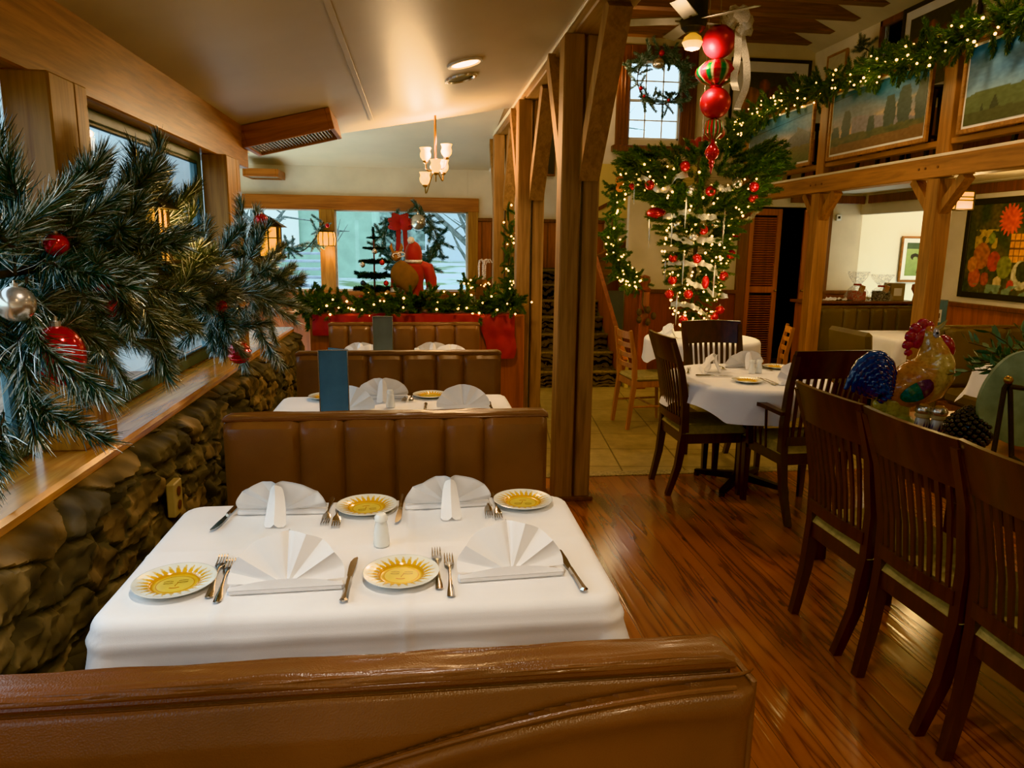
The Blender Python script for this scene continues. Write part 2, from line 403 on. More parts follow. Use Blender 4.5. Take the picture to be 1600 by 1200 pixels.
# far wall with two picture windows
W=MB(); yw=10.6
def wallbox(mb,x0,x1,z0,z1,y=yw,d=.2): return mb.box(((x0+x1)/2,y,(z0+z1)/2),(x1-x0,d,z1-z0),.002)
for a in((-4.2,-2.9,-.1,2.9),(-2.9,.70,-.1,.91),(-2.9,.70,2.03,2.9),(.70,2.95,-.1,5.2),(2.95,3.75,-.1,3.08),(2.95,3.75,4.14,5.2),(3.75,6.3,-.1,5.2)): wallbox(W,*a)
struct('wall_back',W,M['plaster'])
struct('trim_4',MB().box((-1.1,10.47,2.115),(3.9,.07,.19),.005),M['pine_x'])
struct('trim_18',MB().box((-1.1,10.49,.43),(3.6,.03,.87),.003),M['wains']); struct('trim_5',MB().box((-1.1,10.45,.89),(3.9,.12,.05),.005),M['pine_x'])
for n,(x0,x1,lab) in enumerate(((-1.345,-1.14,'pine mullion post between the two far windows'),(.70,.84,'pine casing right of the far picture window'))):
    tag(MB().box(((x0+x1)/2,10.46,1.465),(x1-x0,.09,1.12),.005).build('window_casing',M['pine_z']),lab,'window casing')
for n,(x0,x1) in enumerate(((-2.9,-1.33),(-1.15,.70))):
    f=MB()
    for a in((x0,x0+.025,.91,2.03),(x1-.025,x1,.91,2.03),(x0,x1,.91,.935),(x0,x1,2.005,2.03)): f.box(((a[0]+a[1])/2,10.55,(a[2]+a[3])/2),(a[1]-a[0],.06,a[3]-a[2]),.003)
    o=struct('window_%d'%(4+n),f,M['white'])
    MB().quad((x0,10.55,.91),(x1,10.55,.91),(x1,10.55,2.03),(x0,10.55,2.03)).build('pane',M['glass'],o)
# upper arched-top view window in the tall room
wz0,wz1,wx0,wx1=3.08,4.14,2.97,3.73
f=MB(); 
for (a,b2,c,d) in((2.79,2.97,2.98,4.33),(3.73,3.95,2.98,4.33),(2.97,3.73,4.14,4.33)): f.box(((a+b2)/2,10.47,(c+d)/2),(b2-a,.07,d-c),.01)
for s in(-1,1):
    for k in(.05,.10): f.box((3.37+s*(.42+k),10.43,3.62),(.02,.02,1.1),.006)
o=struct('window_6',f,M['trimd'])
MB().box((3.37,10.43,2.94),(1.26,.14,.09),.012).build('window_sill',M['trimd'],o)
mt=MB()
for k in range(1,3): mt.box((wx0+.253*k,10.52,3.61),(.018,.02,1.06),.002)
for k in(1,2,3): mt.box((3.35,10.52,3.08+.265*k),(.76,.02,.018 if k!=2 else .04),.002)
for (a,b2,c,d) in((2.97,3.0,3.08,4.14),(3.70,3.73,3.08,4.14),(2.97,3.73,3.08,3.11),(2.97,3.73,4.11,4.14)): mt.box(((a+b2)/2,10.52,(c+d)/2),(b2-a,.04,d-c),.002)
mt.build('muntins',M['white'],o)
MB().quad((wx0,10.53,wz0),(wx1,10.53,wz0),(wx1,10.53,wz1),(wx0,10.53,wz1)).build('pane',M['glass'],o)
# low sloping ceiling over the booths, with its far edge
C0=MB(); zc=lambda x:2.34+.239*(x+1.15)
C0.add([(-1.35,-2.4,zc(-1.35)),(.88,-2.4,zc(.88)),(.88,7.0,zc(.88)),(.71,6.92,zc(.71)),(-1.35,6.12,zc(-1.35)),(-1.35,-2.4,zc(-1.35)+.1),(.88,-2.4,zc(.88)+.1),(.88,7.0,zc(.88)+.1),(.71,6.92,zc(.71)+.1),(-1.35,6.12,zc(-1.35)+.1)],
 [(0,1,2,3,4)[::-1],(5,6,7,8,9),(3,4,9,8)[::-1],(2,3,8,7)[::-1]])
struct('ceiling',C0,M['ceil'],smooth=False)
C1=MB().quad((-4.2,10.5,2.60),(1.0,10.5,2.60),(1.0,6.1,3.12),(-4.2,6.1,3.12)); C1.quad((-4.2,6.1,3.12),(1.0,6.1,3.12),(1.0,6.1,2.3),(-4.2,6.1,2.3)) if False else None
struct('ceiling_far',C1,M['ceil2'])
C2=MB().box((-2.6,6.06,2.75),(2.6,.1,1.0),.002); struct('wall_porch',C2.box((-2.75,5.5,1.5),(2.9,.12,3.2),.002),plain('porch_siding',(176,188,190),.7,.06,3))
struct('trim_6',MB().box((-.35,4.58,zc(-.35)-.006),(.028,3.0,.006),.001,Matrix.Rotation(radians(-13.4),3,'Y')),M['ceil'])
# walls out of view that close the room
struct('wall_rear',MB().box((2.3,-2.5,2.2),(8,.1,5),.002),M['plaster'])
struct('wall_divider',MB().box((1.0,4.0,4.05),(.06,13.2,2.3),.002),M['plaster'])
struct('wall_porch_end',MB().box((-4.1,8,1.4),(.1,5.2,3.4),.002),M['plaster'])
# tall room: sloping roof boards
H1=MB().quad((1.0,-2.5,5.25),(3.6,-2.5,5.25),(3.6,10.6,5.25),(1.0,10.6,5.25)).quad((3.6,-2.5,5.25),(6.4,-2.5,4.05),(6.4,10.6,4.05),(3.6,10.6,5.25))
struct('ceiling_tall',H1,M['hiceil'])
for k in range(9):
    y=10.35-.575*k
    mb=MB().prism([(1.03,4.42),(5.72,4.42),(5.32,4.62),(1.03,4.62)],-.07,.07,Matrix(((1,0,0,0),(0,0,-1,y),(0,1,0,0),(0,0,0,1))))
    tag(mb.build('tie_beam',M['raft'],smooth=False),'dark wooden tie beam under the tall roof, %s from the far wall'%('first','second','third','fourth','fifth','sixth','seventh','eighth','ninth')[k],'beam','tie beams under the tall roof')
# header beam between the two rooms, posts and braces
t=thing('header_beam','rough barn timber header running above the row of posts','beam')
MB().box((.985,5.2,2.85),(.21,9.6,.20),.008).build('beam',M['barn_y'],t)
MB().box((.874,5.2,2.822),(.012,9.6,.035),.003).build('beam_edging',M['ceil2'],t)
for n,(y,lab) in enumerate(((4.34,'nearest doubled barn timber post beside the second booth'),(6.25,'middle doubled barn timber post before the carpeted stairs'),(8.2,'farthest doubled barn timber post near the far window'))):
    t=thing('timber_post',lab,'post',(0,y,0))
    MB().box((.885,0,1.375),(.115,.15,2.75),.008).build('upright',M['barn_z'],t)
    MB().box((1.01,.01,1.375),(.095,.15,2.75),.008).build('upright',M['barn_z'],t)
    MB().rsweep([(.985,-.05,1.98),(.985,-.62,2.75)],.12,.11).build('brace',M['barn_z'],t)
    MB().rsweep([(.875,.06,2.05),(.875,.55,2.75)],.08,.1).build('brace',M['barn_z'],t)
    MB().box((.94,0,.012),(.27,.19,.025),.004).build('base_plate',M['trimd'],t)
# tall room right side: wall_right with wainscot, alcove opening
Wr=MB()
for (y0,y1,z0,z1) in((-2.5,7.75,-.1,2.3),(7.75,9.0,2.02,2.3),(7.75,9.0,-.1,.98),(-2.5,8.46,2.3,5.0),(8.90,10.6,2.3,5.0),(8.46,8.90,2.3,3.65),(8.46,8.90,4.31,5.0)): Wr.box((5.76,(y0+y1)/2,(z0+z1)/2),(.1,y1-y0,z1-z0),.002)
struct('wall_right',Wr,M['plaster'])
struct('wall_alcove',MB().box((7.0,9.66,1.2),(2.8,.1,2.6),.002).box((8.2,8.4,1.2),(.1,2.6,2.6),.002).box((7.0,7.2,1.2),(2.5,.1,2.6),.002).box((7,8.4,2.45),(2.8,2.6,.1),.002),M['plaster2'])
struct('trim_7',MB().box((5.69,3.0,.50),(.03,9.4,1.0),.003),M['wains']); struct('trim_8',MB().box((5.67,3.0,1.02),(.07,9.4,.045),.008),M['trimd'])
struct('trim_9',MB().box((5.685,3.0,2.20),(.04,11.6,.1),.005).box((5.2,8.93,2.20),(1.0,.04,.1),.005),M['trimd'])
struct('ceiling_low',MB().box((5.0,5.0,2.32),(1.5,11.2,.08),.002),M['plaster'])
# back wall under the mezzanine and louvred doors
Wd=MB(); 
for (x0,x1,z0,z1) in((2.62,4.08,-.1,2.3),(5.25,5.75,-.1,2.3),(4.08,5.25,2.1,2.3)): Wd.box(((x0+x1)/2,9.06,(z0+z1)/2),(x1-x0,.1,z1-z0),.002)
struct('wall_stair',Wd,M['plaster'])
struct('trim_10',MB().box((3.35,8.99,.5),(1.5,.03,1.0),.003).box((5.5,8.99,.5),(.5,.03,1.0),.003),M['redwd'])
struct('trim_11',MB().box((3.35,8.97,1.02),(1.5,.06,.05),.008).box((5.5,8.97,1.02),(.5,.06,.05),.008).box((4.12,8.98,1.05),(.12,.07,2.1),.006).box((5.24,8.98,1.05),(.12,.07,2.1),.006),M['trimd'])
def louvre(name,x0,x1,y,ang=0):
    w=x1-x0; f=MB()
    for a in((0,.06,0,2.06),(w-.06,w,0,2.06),(.06,w-.06,0,.12),(.06,w-.06,1.0,1.08),(.06,w-.06,1.98,2.06)): f.box(((a[0]+a[1])/2,0,(a[2]+a[3])/2),(a[1]-a[0],.035,a[3]-a[2]),.003)
    o=f.build(name,M['wains']); o['kind']='structure'; o.location=(x0,y,.01); o.rotation_euler=(0,0,ang)
    l=MB(); z=.14
    while z<1.97:
        if not .96<z<1.1: l.box((w/2,0,z),(w-.12,.032,.007),.001,Matrix.Rotation(radians(-35),3,'X'))
        z+=.03
    l.build('slats',M['wains'],o); MB().ball((w-.03 if ang==0 else .03,-.035,1.03),.016).build('knob',M['brass'],o)
louvre('door_1',4.19,4.62,8.98); louvre('door_2',4.93,5.19,8.98,.001)
struct('wall_closet_shade',MB().box((4.75,9.9,1.1),(1.3,.05,2.4),.002).box((5.32,9.5,1.1),(.05,.9,2.4),.002).box((4.16,9.5,1.1),(.05,.9,2.4),.002).box((4.75,9.5,2.2),(1.3,.9,.05),.002),M['black'])  # black walls put the darkness of the door opening into the colour
# far wainscot beside the windows and behind the stairs
struct('trim_12',MB().box((1.75,10.47,1.3),(1.85,.03,1.2),.003),M['wains']); struct('trim_13',MB().box((1.75,10.45,1.92),(1.85,.07,.05),.01),M['trimd'])
# planked look for the wainscot: battens
bt=MB()
for k in range(14): bt.box((.9+.135*k,10.452,1.3),(.012,.012,1.18),.004)
struct('trim_14',bt,M['trimd'])
# outside: ground, neighbouring house, steps, trees
def outground():
    m,nt,b=newmat('snowy_lawn'); setp(b,.9); n=noi(nt,coords(nt),.8,5); n2=noi(nt,coords(nt),6,3)
    c=ramp(nt,n.outputs['Fac'],[(.40,(104,128,80)),(.52,(180,192,188)),(.7,(216,222,226))]); nt.links.new(mixc(nt,.2,c,n2.outputs['Color'],'MULTIPLY'),b.inputs['Base Color']); return m
struct('ground_outside',MB().quad((-30,10.8,.3),(20,10.8,.3),(20,45,1.6),(-30,45,1.6)).quad((-30,-10,-.1),(-4.25,-10,-.1),(-4.25,10.8,-.1),(-30,10.8,.2)),outground())
struct('deck_outside',MB().box((-2.85,1.4,.62),(2.9,8.2,.06),.004),wood('weathered_deck',(120,100,84),(168,144,122),'y',.5))
# ------------------------------------------------------------------ booths
BX0,BX1=-.71,.485
def channels(bounds,z0,z1,yf,sgn=-1,depth=.035,roll_=.05,nz=20,y_back=None):
    """padded upright channels; sgn=-1 faces the viewer"""
    mb=MB()
    for a,b in zip(bounds[:-1],bounds[1:]):
        n=14
        def f(u,v,a=a,b=b):
            x=a+(b-a)*u; z=z0+(z1-z0)*v
            e=min(1,min(u,1-u)*(b-a)/.045); p=sqrt(max(0,1-(1-e)**2))
            et=min(1,(1-v)*(z1-z0)/roll_); p2=sqrt(max(0,1-(1-et)**2)) ; eb=min(1,v*(z1-z0)/.04); p3=sqrt(max(0,1-(1-eb)**2))
            wr=.004*noise.noise(Vector((x*14,z*9,yf)))+.006*(1-et)*noise.noise(Vector((x*40,z*20,yf)))
            y=yf-sgn*.02+sgn*(depth*(.25+.75*p)*p2*(.4+.6*p3)+.02+wr*p)
            return (x,y,z-.012*(1-p)*(v>.9))
        mb.grid(f,n,nz)
        if sgn>0: mb.f[-n*nz:]=[q[::-1] for q in mb.f[-n*nz:]]
    return mb
def roundedcap(x0,x1,y0,y1,z0,z1,wr=.004):
    mb=MB(); n=60; sec=[]
    for k in range(33):
        w=pi*k/32; e=.5; c,s=cos(w),sin(w); sec.append(((y0+y1)/2-(y1-y0)/2*(abs(c)**e)*(1 if c>0 else -1),z0+(z1-z0)*abs(s)**e))
    def f(u,v):
        x=x0+(x1-x0)*u; k=min(32,int(round(v*32))); y,z=sec[k]
        en=min(1,min(u,1-u)*(x1-x0)/.02); 
        return (x,y+wr*.7*noise.noise(Vector((x*9,k*.6,y0))),z-(1-en)*.01+wr*noise.noise(Vector((x*7,k*.5,3+y0))))
    mb.grid(f,n,32)
    for u in(0,1): 
        vs=[f(u,k/32) for k in range(33)]; mb.add(vs,[tuple(range(33)) if u==0 else tuple(range(33))[::-1]])
    return mb
def seatpad(x0,x1,y0,y1,z0,z1,r=.04):
    return MB().box(((x0+x1)/2,(y0+y1)/2,(z0+z1)/2),(x1-x0,y1-y0,z1-z0),r)
def booth(Y,label,front=None,rear=True,seam=False,x0=BX0,x1=BX1,zt=.96,lm=None,dark=None):
    L=lm or M['leather']; t=thing('booth_bench',label,'booth',(0,0,0),0,'tan leather booths along the stone wall' if lm is None else None)
    MB().box(((x0+x1)/2,Y-.035,.49),(x1-x0-.004,.062,.9),.012).build('back_core',L,t)
    roundedcap(x0,x1,Y-.070,Y,zt-.016,zt).build('top_cap',L,t,ang=75)
    pp=MB().tube([(x0+.004,Y-.068,zt-.018),(x1-.004,Y-.068,zt-.018)],.006,8).tube([(x0+.004,Y,zt-.03),(x1-.004,Y,zt-.03)],.006,8)
    pp.build('piping',M['leatherD'],t)
    if front: channels(front,.44,zt-.018,Y-.068).build('front_backrest',L,t)
    elif seam:
        def f(u,v):
            x=x0-.002+(x1-x0+.034)*u; z=.10+(zt-.118)*v
            zs=zt-.045-.10*max(0,((.50-x)/.62))**1.9*1.0 ; d=z-zs
            p=.028*min(1,min(u,1-u)*(x1-x0)/.03)**.5+.006*noise.noise(Vector((x*3,z*3,8)))+.0035*noise.noise(Vector((x*10,z*7,1)))
            g=-.012*exp(-(d/.008)**2)+(.012*exp(-((d+.02)/.03)**2) if d<0 else 0)
            return (x,Y-.062-p*(.35+.65*min(1,(1-v)/.08))-g,z-.012*(1-min(1,(1-v)/.02)))
        MB().grid(f,150,170).build('front_backrest',L,t)
        sm=[]
        for k in range(60):
            x=x0+.03+(x1-x0-.04)*k/59; zs=zt-.045-.10*max(0,((.50-x)/.62))**1.9
            if zs>.2: sm.append((x,Y-.092,zs+.003))
        MB().tube(sm,.0045,8).build('curved_piping',L,t)
        MB().tube([(x1+.028,Y-.072,.1),(x1+.028,Y-.072,zt-.045),(x1+.002,Y-.035,zt-.018)],.006,8).build('side_piping',L,t)
    if front or seam: seatpad(x0+.01,x1-.01,Y-.62,Y-.135,.33,.46).build('front_seat',L,t)
    if rear:
        channels([x0+.01+(x1-x0-.02)*k/6 for k in range(7)],.44,zt-.05,Y-.012,1).build('rear_backrest',L,t)
        seatpad(x0+.01,x1-.01,Y+.03,Y+.42,.33,.46).build('rear_seat',L,t)
    y0=Y-.56 if (front or seam) else Y-.1; y1=Y+.38 if rear else Y-.02
    MB().box(((x0+x1)/2,(y0+y1)/2,.165),(x1-x0-.05,y1-y0,.33),.01).build('plinth',M['trimd'],t)
    return t
def scaled(fr): return [BX0+(BX1-BX0)*k for k in fr]
booth(1.04,'tan leather booth back closest to the viewer, with a curved seam',seam=True)
booth(2.715,'tan leather booth facing the nearest white table',front=scaled([0.004,.225,.36,.515,.67,.795,.996]))
booth(4.30,'tan leather booth behind the second white table with the blue menu',front=scaled([0.004,.14,.345,.51,.675,.81,.996]))
booth(5.86,'farthest tan leather booth, under the lit garland and red cloth',front=scaled([0.004,.13,.27,.42,.56,.70,.83,.996]),rear=False)
tag(MB().box((.0,6.22,.5),(1.78,.30,1.0),.01).build('divider_wall',M['wains']),'low wooden divider wall carrying the lit garland behind the last booth','divider')

# ------------------------------------------------------------------ tables with cloths
def sqcloth(W,D,drop,zt,res=.02,flare=.13,seed=1,r=.03,crease=True):
    nx=int((W+2*drop)/res); ny=int((D+2*drop)/res); mb=MB(); hw,hd=W/2,D/2; cr=.035
    def f(u,v):
        x=(u-.5)*(W+2*drop); y=(v-.5)*(D+2*drop)
        cx=max(-hw+cr,min(hw-cr,x)); cy=max(-hd+cr,min(hd-cr,y)); dx,dy=x-cx,y-cy; d=hypot(dx,dy)
        z=zt+.0015*noise.noise(Vector((x*3.5,y*3.5,seed)))
        if crease: z+=.0040*exp(-((x-.09)/.008)**2)+.0040*exp(-((x+.33)/.008)**2)+.0036*exp(-(y/.008)**2)
        if d<cr: return (x,y,z)
        d-=cr; nx_,ny_=dx/hypot(dx,dy),dy/hypot(dx,dy); ang=atan2(abs(ny_),abs(nx_)); cn=sin(2*ang)
        if d<r*pi/2: h=r*sin(d/r); fl=r*(1-cos(d/r))
        else: e=d-r*pi/2; h=r+e*(flare+.16*cn)+.010*e/drop*4*noise.noise(Vector((x*5,y*5,seed+4))); fl=r+e*(.99-.14*cn)
        hm=.007*exp(-((fl-.052)/.010)**2)+.006*exp(-((x-.09)/.008)**2)*(fl>.02)
        return (cx+nx_*(cr+h+hm),cy+ny_*(cr+h+hm),z-fl)
    mb.grid(f,nx,ny); return mb
def pedestal_table(name,label,loc,W,D,round_=False,group=None):
    t=thing(name,label,'table',loc,0,group)
    if round_: MB().lathe([(0,.712),(W/2-.01,.712),(W/2,.722),(W/2,.738),(W/2-.01,.744),(0,.744)],48).build('tabletop',M['tabwd'],t)
    else: MB().box((0,0,.729),(W,D,.032),.006).build('tabletop',M['tabwd'],t)
    MB().lathe([(.055,.06),(.042,.1),(.04,.66),(.09,.70),(.09,.711)],20).build('pedestal',M['iron'],t)
    b=MB()
    for k in range(4):
        a=pi/4+k*pi/2; b.rsweep([(.03*cos(a),.03*sin(a),.06),(.32*cos(a),.32*sin(a),.03)],[.05,.035],[.05,.03],(-sin(a),cos(a),0)); b.lathe([(.02,0),(.02,.02)],10,(.31*cos(a),.31*sin(a),0))
    b.build('base',M['iron'],t); return t
TY=[1.935,3.63,5.19]; TX=-.13
tn=['nearest','second','third']
for i,y in enumerate(TY):
    pedestal_table('booth_table','%s booth table in the row, under its white cloth'%tn[i],(TX,y,0),1.16,.69)
    o=sqcloth(1.17,.70,.30 if i==0 else .22,.7495,.0125 if i==0 else .02,seed=i+1).build('tablecloth',M['linen'],ang=180,loc=(TX,y,0))
    tag(o,['creased white cloth on the table nearest the viewer','white cloth on the table with the tall blue menu','white cloth on the third booth table, before the farthest booth'][i],'tablecloth')
ZT=.7515
# ------------------------------------------------------------------ tableware
def napkin_mesh(tail):
    mb=MB(); Rr=.126; n=72; tilt=radians(64); P=5
    def fan(u,v):
        a=pi*(u*.94+.03); r=Rr*v*(1+.012*cos(P*2*(a-pi/2))*v-.03*(abs(a-pi/2)/1.57)**6); 
        q=(a/pi*P+.5)%1; pl=.013*v*(1-1.7*abs(2*q-1)**.8)*(.55+.45*sin(a*3+1))
        if abs(a-pi/2)<.10: pl-=.012*v*(1-abs(a-pi/2)/.10)
        x=-r*cos(a)*1.12; h=r*sin(a); bend=.10*(h/Rr)**2*Rr
        return (x, h*cos(tilt)-pl*sin(tilt)+.004+bend*.5, .014+h*sin(tilt)+pl*cos(tilt)*.7)
    mb.grid(fan,n,14)
    def fan2(u,v):
        p=fan(1-u,v*.985); return (p[0],p[1]+.0035,p[2]-.001)
    mb.grid(fan2,n,14)
    mb.box((0,.004,.0085),(.272,.026,.017),.005)            # folded foot band
    def lid(u,v): x=-.134+.268*u; return (x,-.010+.004*v,.014+.022*v*(1-(2*u-1)**2*.8))
    mb.grid(lid,20,3)
    def tl(u,v):      # the folded prop at the back
        s=1-v; w=.014+.020*(1-s)**.6*(1 if s>.08 else .7)
        yb=.012+.068*(1-s)+.05*s*s; z=.012+(.112)*s**.85
        return ((u-.5)*2*w, yb+.03-.02*abs(2*u-1)*s*1.2+.012*(1-s), max(.002,z-.030*abs(2*u-1)*(1-.5*s)))
    mb.grid(tl,10,14)
    return mb
nap=Kind(lambda: tag(napkin_mesh(True).build('folded_napkin',M['napkin'],ang=28),None,'napkin'))
def sun(x,y,z):
    r=hypot(x,y); a=atan2(y,x)
    if r>.0945: return lin((226,230,226))
    if r>.058:
        fl=(a/(2*pi)*26)%1; sw=.5+.22*sin((r-.058)*70); wd=.40*(1-(r-.058)/.032)
        if r<.088 and abs(fl-sw)<wd: return lin((226,176,52)) if r<.072 else lin((230,200,116))
        return lin((238,238,226))
    if r>.052: return lin((212,156,36))
    c=(226,188,62)
    if r<.044: c=(230,204,96)
    def near(px,py,w=.0014): return abs(x-px)<w and abs(y-py)<w
    for s in(-1,1):
        ex=(x-s*.017)
        if abs(ex)<.011 and (abs(y-(.008+.003*(1-(ex/.011)**2)))<.0011 or abs(y-(.008-.003*(1-(ex/.011)**2)))<.0009 or abs(y-(.016+.004*(1-(ex/.012)**2)))<.0013): c=(120,84,24)
        if s>0 and -.012<y<.012 and abs(x-(.003+.002*sin(y*200)))<.0011: c=(170,108,24)
    if abs(x)<.012 and abs(y+.021-.003*abs(x)/.012)<.0016: c=(176,84,24)
    if abs(r-.044)<.001: c=(196,128,28)
    return lin(c)
def plate():
    prof=[(0,.004),(.05,.004),(.056,.006),(.06,.010),(.07,.013),(.085,.0155),(.0945,.0175),(.0962,.0172),(.0955,.015),(.075,.009),(.058,.001),(.045,0),(0,0)]
    mb=MB(); vs=[];fs=[];cs=[]; ns=208; rr=[0.0]+[.0018*k for k in range(1,54)]
    def zz(r):
        for (r0,z0),(r1,z1) in zip(prof[:7],prof[1:8]):
            if r<=r1 and r1>r0: return z0+(z1-z0)*(r-r0)/(r1-r0)
        return .017
    for r in rr:
        for j in range(ns):
            a=2*pi*j/ns; x,y=r*cos(a),r*sin(a); vs.append((x,y,zz(r))); cs.append(sun(x,y,0))
    for i in range(len(rr)-1):
        for j in range(ns): j2=(j+1)%ns; fs.append((i*ns+j,(i+1)*ns+j,(i+1)*ns+j2,i*ns+j2))
    k=len(vs)
    for (r,z) in prof[6:]:
        for j in range(ns): a=2*pi*j/ns; vs.append((r*cos(a),r*sin(a),z)); cs.append(lin((238,238,230)))
    for i in range(len(prof[6:])-1):
        for j in range(ns): j2=(j+1)%ns; fs.append((k+i*ns+j,k+(i+1)*ns+j,k+(i+1)*ns+j2,k+i*ns+j2))
    mb.add(vs,fs,0,cs); o=mb.build('sun_plate',M['plate'],ang=60); return tag(o,None,'plate')
M['plate']=vcol('sun_face_glaze',.14,.5)
plt=Kind(plate)
def ribbon_shape(mb,prof,th):
    """prof: (y, halfwidth, z) along y -> solid strip"""
    vs=[];fs=[]
    for (y,w,z) in prof:
        for (sx,sz) in((-1,0),(-.5,1),(.5,1),(1,0),(.5,-.4),(-.5,-.4)): vs.append((sx*w,y,z+sz*th))
    k=len(prof)
    for i in range(k-1):
        for j in range(6): j2=(j+1)%6; fs.append((i*6+j,i*6+j2,(i+1)*6+j2,(i+1)*6+j))
    fs.append(tuple(range(6))[::-1]); fs.append(tuple(range((k-1)*6,k*6))); return mb.add(vs,fs)
def fork():
    mb=MB()
    ribbon_shape(mb,[(-.118,.004,.004),(-.112,.0095,.003),(-.09,.0088,.003),(-.06,.0058,.005),(-.02,.0035,.008),(.015,.0032,.010),(.035,.005,.010),(.048,.011,.008),(.062,.0125,.005),(.07,.0125,.004)],.0018)
    for k in range(4): x=(k-1.5)*.0070; ribbon_shape(mb,[(.066+0*k,.0026,.0045),(.09,.0020,.004),(.112,.0018,.006),(.121,.0006,.008)],.0012); n=4*6; mb.v[-n:]=[(p[0]+x,p[1],p[2]) for p in mb.v[-n:]]
    return tag(mb.build('fork',M['steel'],ang=50),None,'fork')
def knife():
    t=thing('table_knife',None,'knife')
    ribbon_shape(MB(),[(-.122,.004,.0062),(-.116,.0105,.0062),(-.10,.0088,.0062),(-.05,.0068,.0062),(-.005,.0072,.0062),(.002,.005,.0062)],.006).build('handle',M['steel'],t)
    b=MB(); out=[(.0,-.005),(.012,-.0075),(.06,-.0095),(.09,-.0085),(.112,-.002),(.120,.006),(.114,.0085),(.06,.0085),(0,.005)]
    b.prism([(x,y) for y,x in out],.0055,.0072).build('blade',M['steel'],t); return t
def shaker(nm='salt_shaker'):
    t=thing(nm,None,'shaker')
    MB().lathe([(0,0),(.0215,0),(.023,.004),(.0215,.03),(.018,.058),(.0155,.068),(.0165,.071)],24).build('body',M['china'],t)
    MB().lathe([(.0165,.071),(.0185,.074),(.018,.084),(.013,.091),(0,.092)],24).build('cap',M['china'],t); return t
frk=Kind(fork); knf=Kind(knife); shk=Kind(shaker)
rz_of=lambda a,b:-atan2(b[0]-a[0],b[1]-a[1])      # local +y from a to b
def lay(kind,tip,end,label,group=None,L=.24):
    a=Vector((*end,0)); b=Vector((*tip,0)); m=(a+b)/2
    return kind((m.x,m.y,ZT),rz_of(end,tip),label,group)
# nearest table
def place_nap(x,y,rz,lab): return nap((x,y,ZT-.001),rz,lab,'fan-folded napkins')
place_nap(-.325,1.675,.03,'white fan napkin on the near left place of the nearest table')
place_nap(.225,1.69,.06,'white fan napkin on the near right place of the nearest table')
place_nap(-.425,2.205,pi-.05,'white fan napkin on the far left place of the nearest table')
place_nap(.085,2.215,pi+.06,'white fan napkin on the far right place of the nearest table')
for (x,y,a,l) in((-.598,1.731,.15,'sun face plate at the left edge of the nearest table'),(-.052,1.726,-.1,'sun face plate in the front middle of the nearest table'),(-.171,2.214,pi+.2,'sun face plate behind the white salt shaker on the nearest table'),(.329,2.22,pi-.1,'sun face plate at the far right corner of the nearest table')):
    plt((x,y,ZT),a,l,'yellow sun face plates')
G='forks on the booth tables'
for (a,b,l) in(((-.524,1.892),(-.499,1.649),'fork beside the left edge sun plate, outer one of its pair'),((-.499,1.881),(-.472,1.607),'fork touching the near left fan napkin, inner one of its pair'),((.039,1.878),(.042,1.643),'fork beside the front middle sun plate, left one of its pair'),((.071,1.833),(.069,1.604),'fork next to the near right fan napkin, right one of its pair'),
    ((-.287,2.087),(-.289,2.325),'fork with tines toward the viewer right of the far left napkin'),((-.252,2.063),(-.262,2.30),'fork touching the sun plate behind the salt shaker'),((.207,2.105),(.222,2.34),'fork touching the far right napkin of the nearest table'),((.236,2.085),(.243,2.32),'fork touching the far right corner sun plate')): lay(frk,a,b,l,G)
G='knives on the booth tables'
for (a,b,l) in(((-.600,2.07),(-.575,2.30),'knife left of the far left napkin on the nearest table'),((-.176,1.842),(-.183,1.60),'knife right of the near left napkin on the nearest table'),((-.071,2.075),(-.061,2.315),'knife left of the far right napkin, beside the middle sun plate'),((.372,1.835),(.392,1.595),'knife right of the near right napkin by the table edge')): lay(knf,a,b,l,G)
shk((-.111,1.93,ZT),0,'white salt shaker standing in the middle of the nearest table','white shakers')
# second table
place_nap(-.20,3.90,pi+.05,'white fan napkin at the far middle of the second booth table')
place_nap(-.36,3.56,-.1,'white fan napkin at the near left of the second booth table')
place_nap(.22,3.56,.12,'white fan napkin at the near right of the second booth table')
plt((.057,3.93,ZT),0,'sun face plate at the far right of the second booth table','yellow sun face plates')
plt((-.50,3.92,ZT),0,'sun face plate mostly hidden by the blue menu on the second booth table','yellow sun face plates')
lay(frk,(-.048,3.80),(-.045,4.02),'fork left of the far right plate on the second table, inner one','forks on the booth tables'); lay(frk,(-.085,3.80),(-.075,4.02),'fork beside the far middle napkin on the second table','forks on the booth tables')
lay(knf,(.02,3.50),(.03,3.72),'knife left of the near right napkin on the second table','knives on the booth tables'); lay(knf,(.36,3.50),(.365,3.72),'knife at the right edge of the second booth table','knives on the booth tables')
shk((-.15,3.68,ZT),0,'white salt shaker on the second booth table','white shakers')
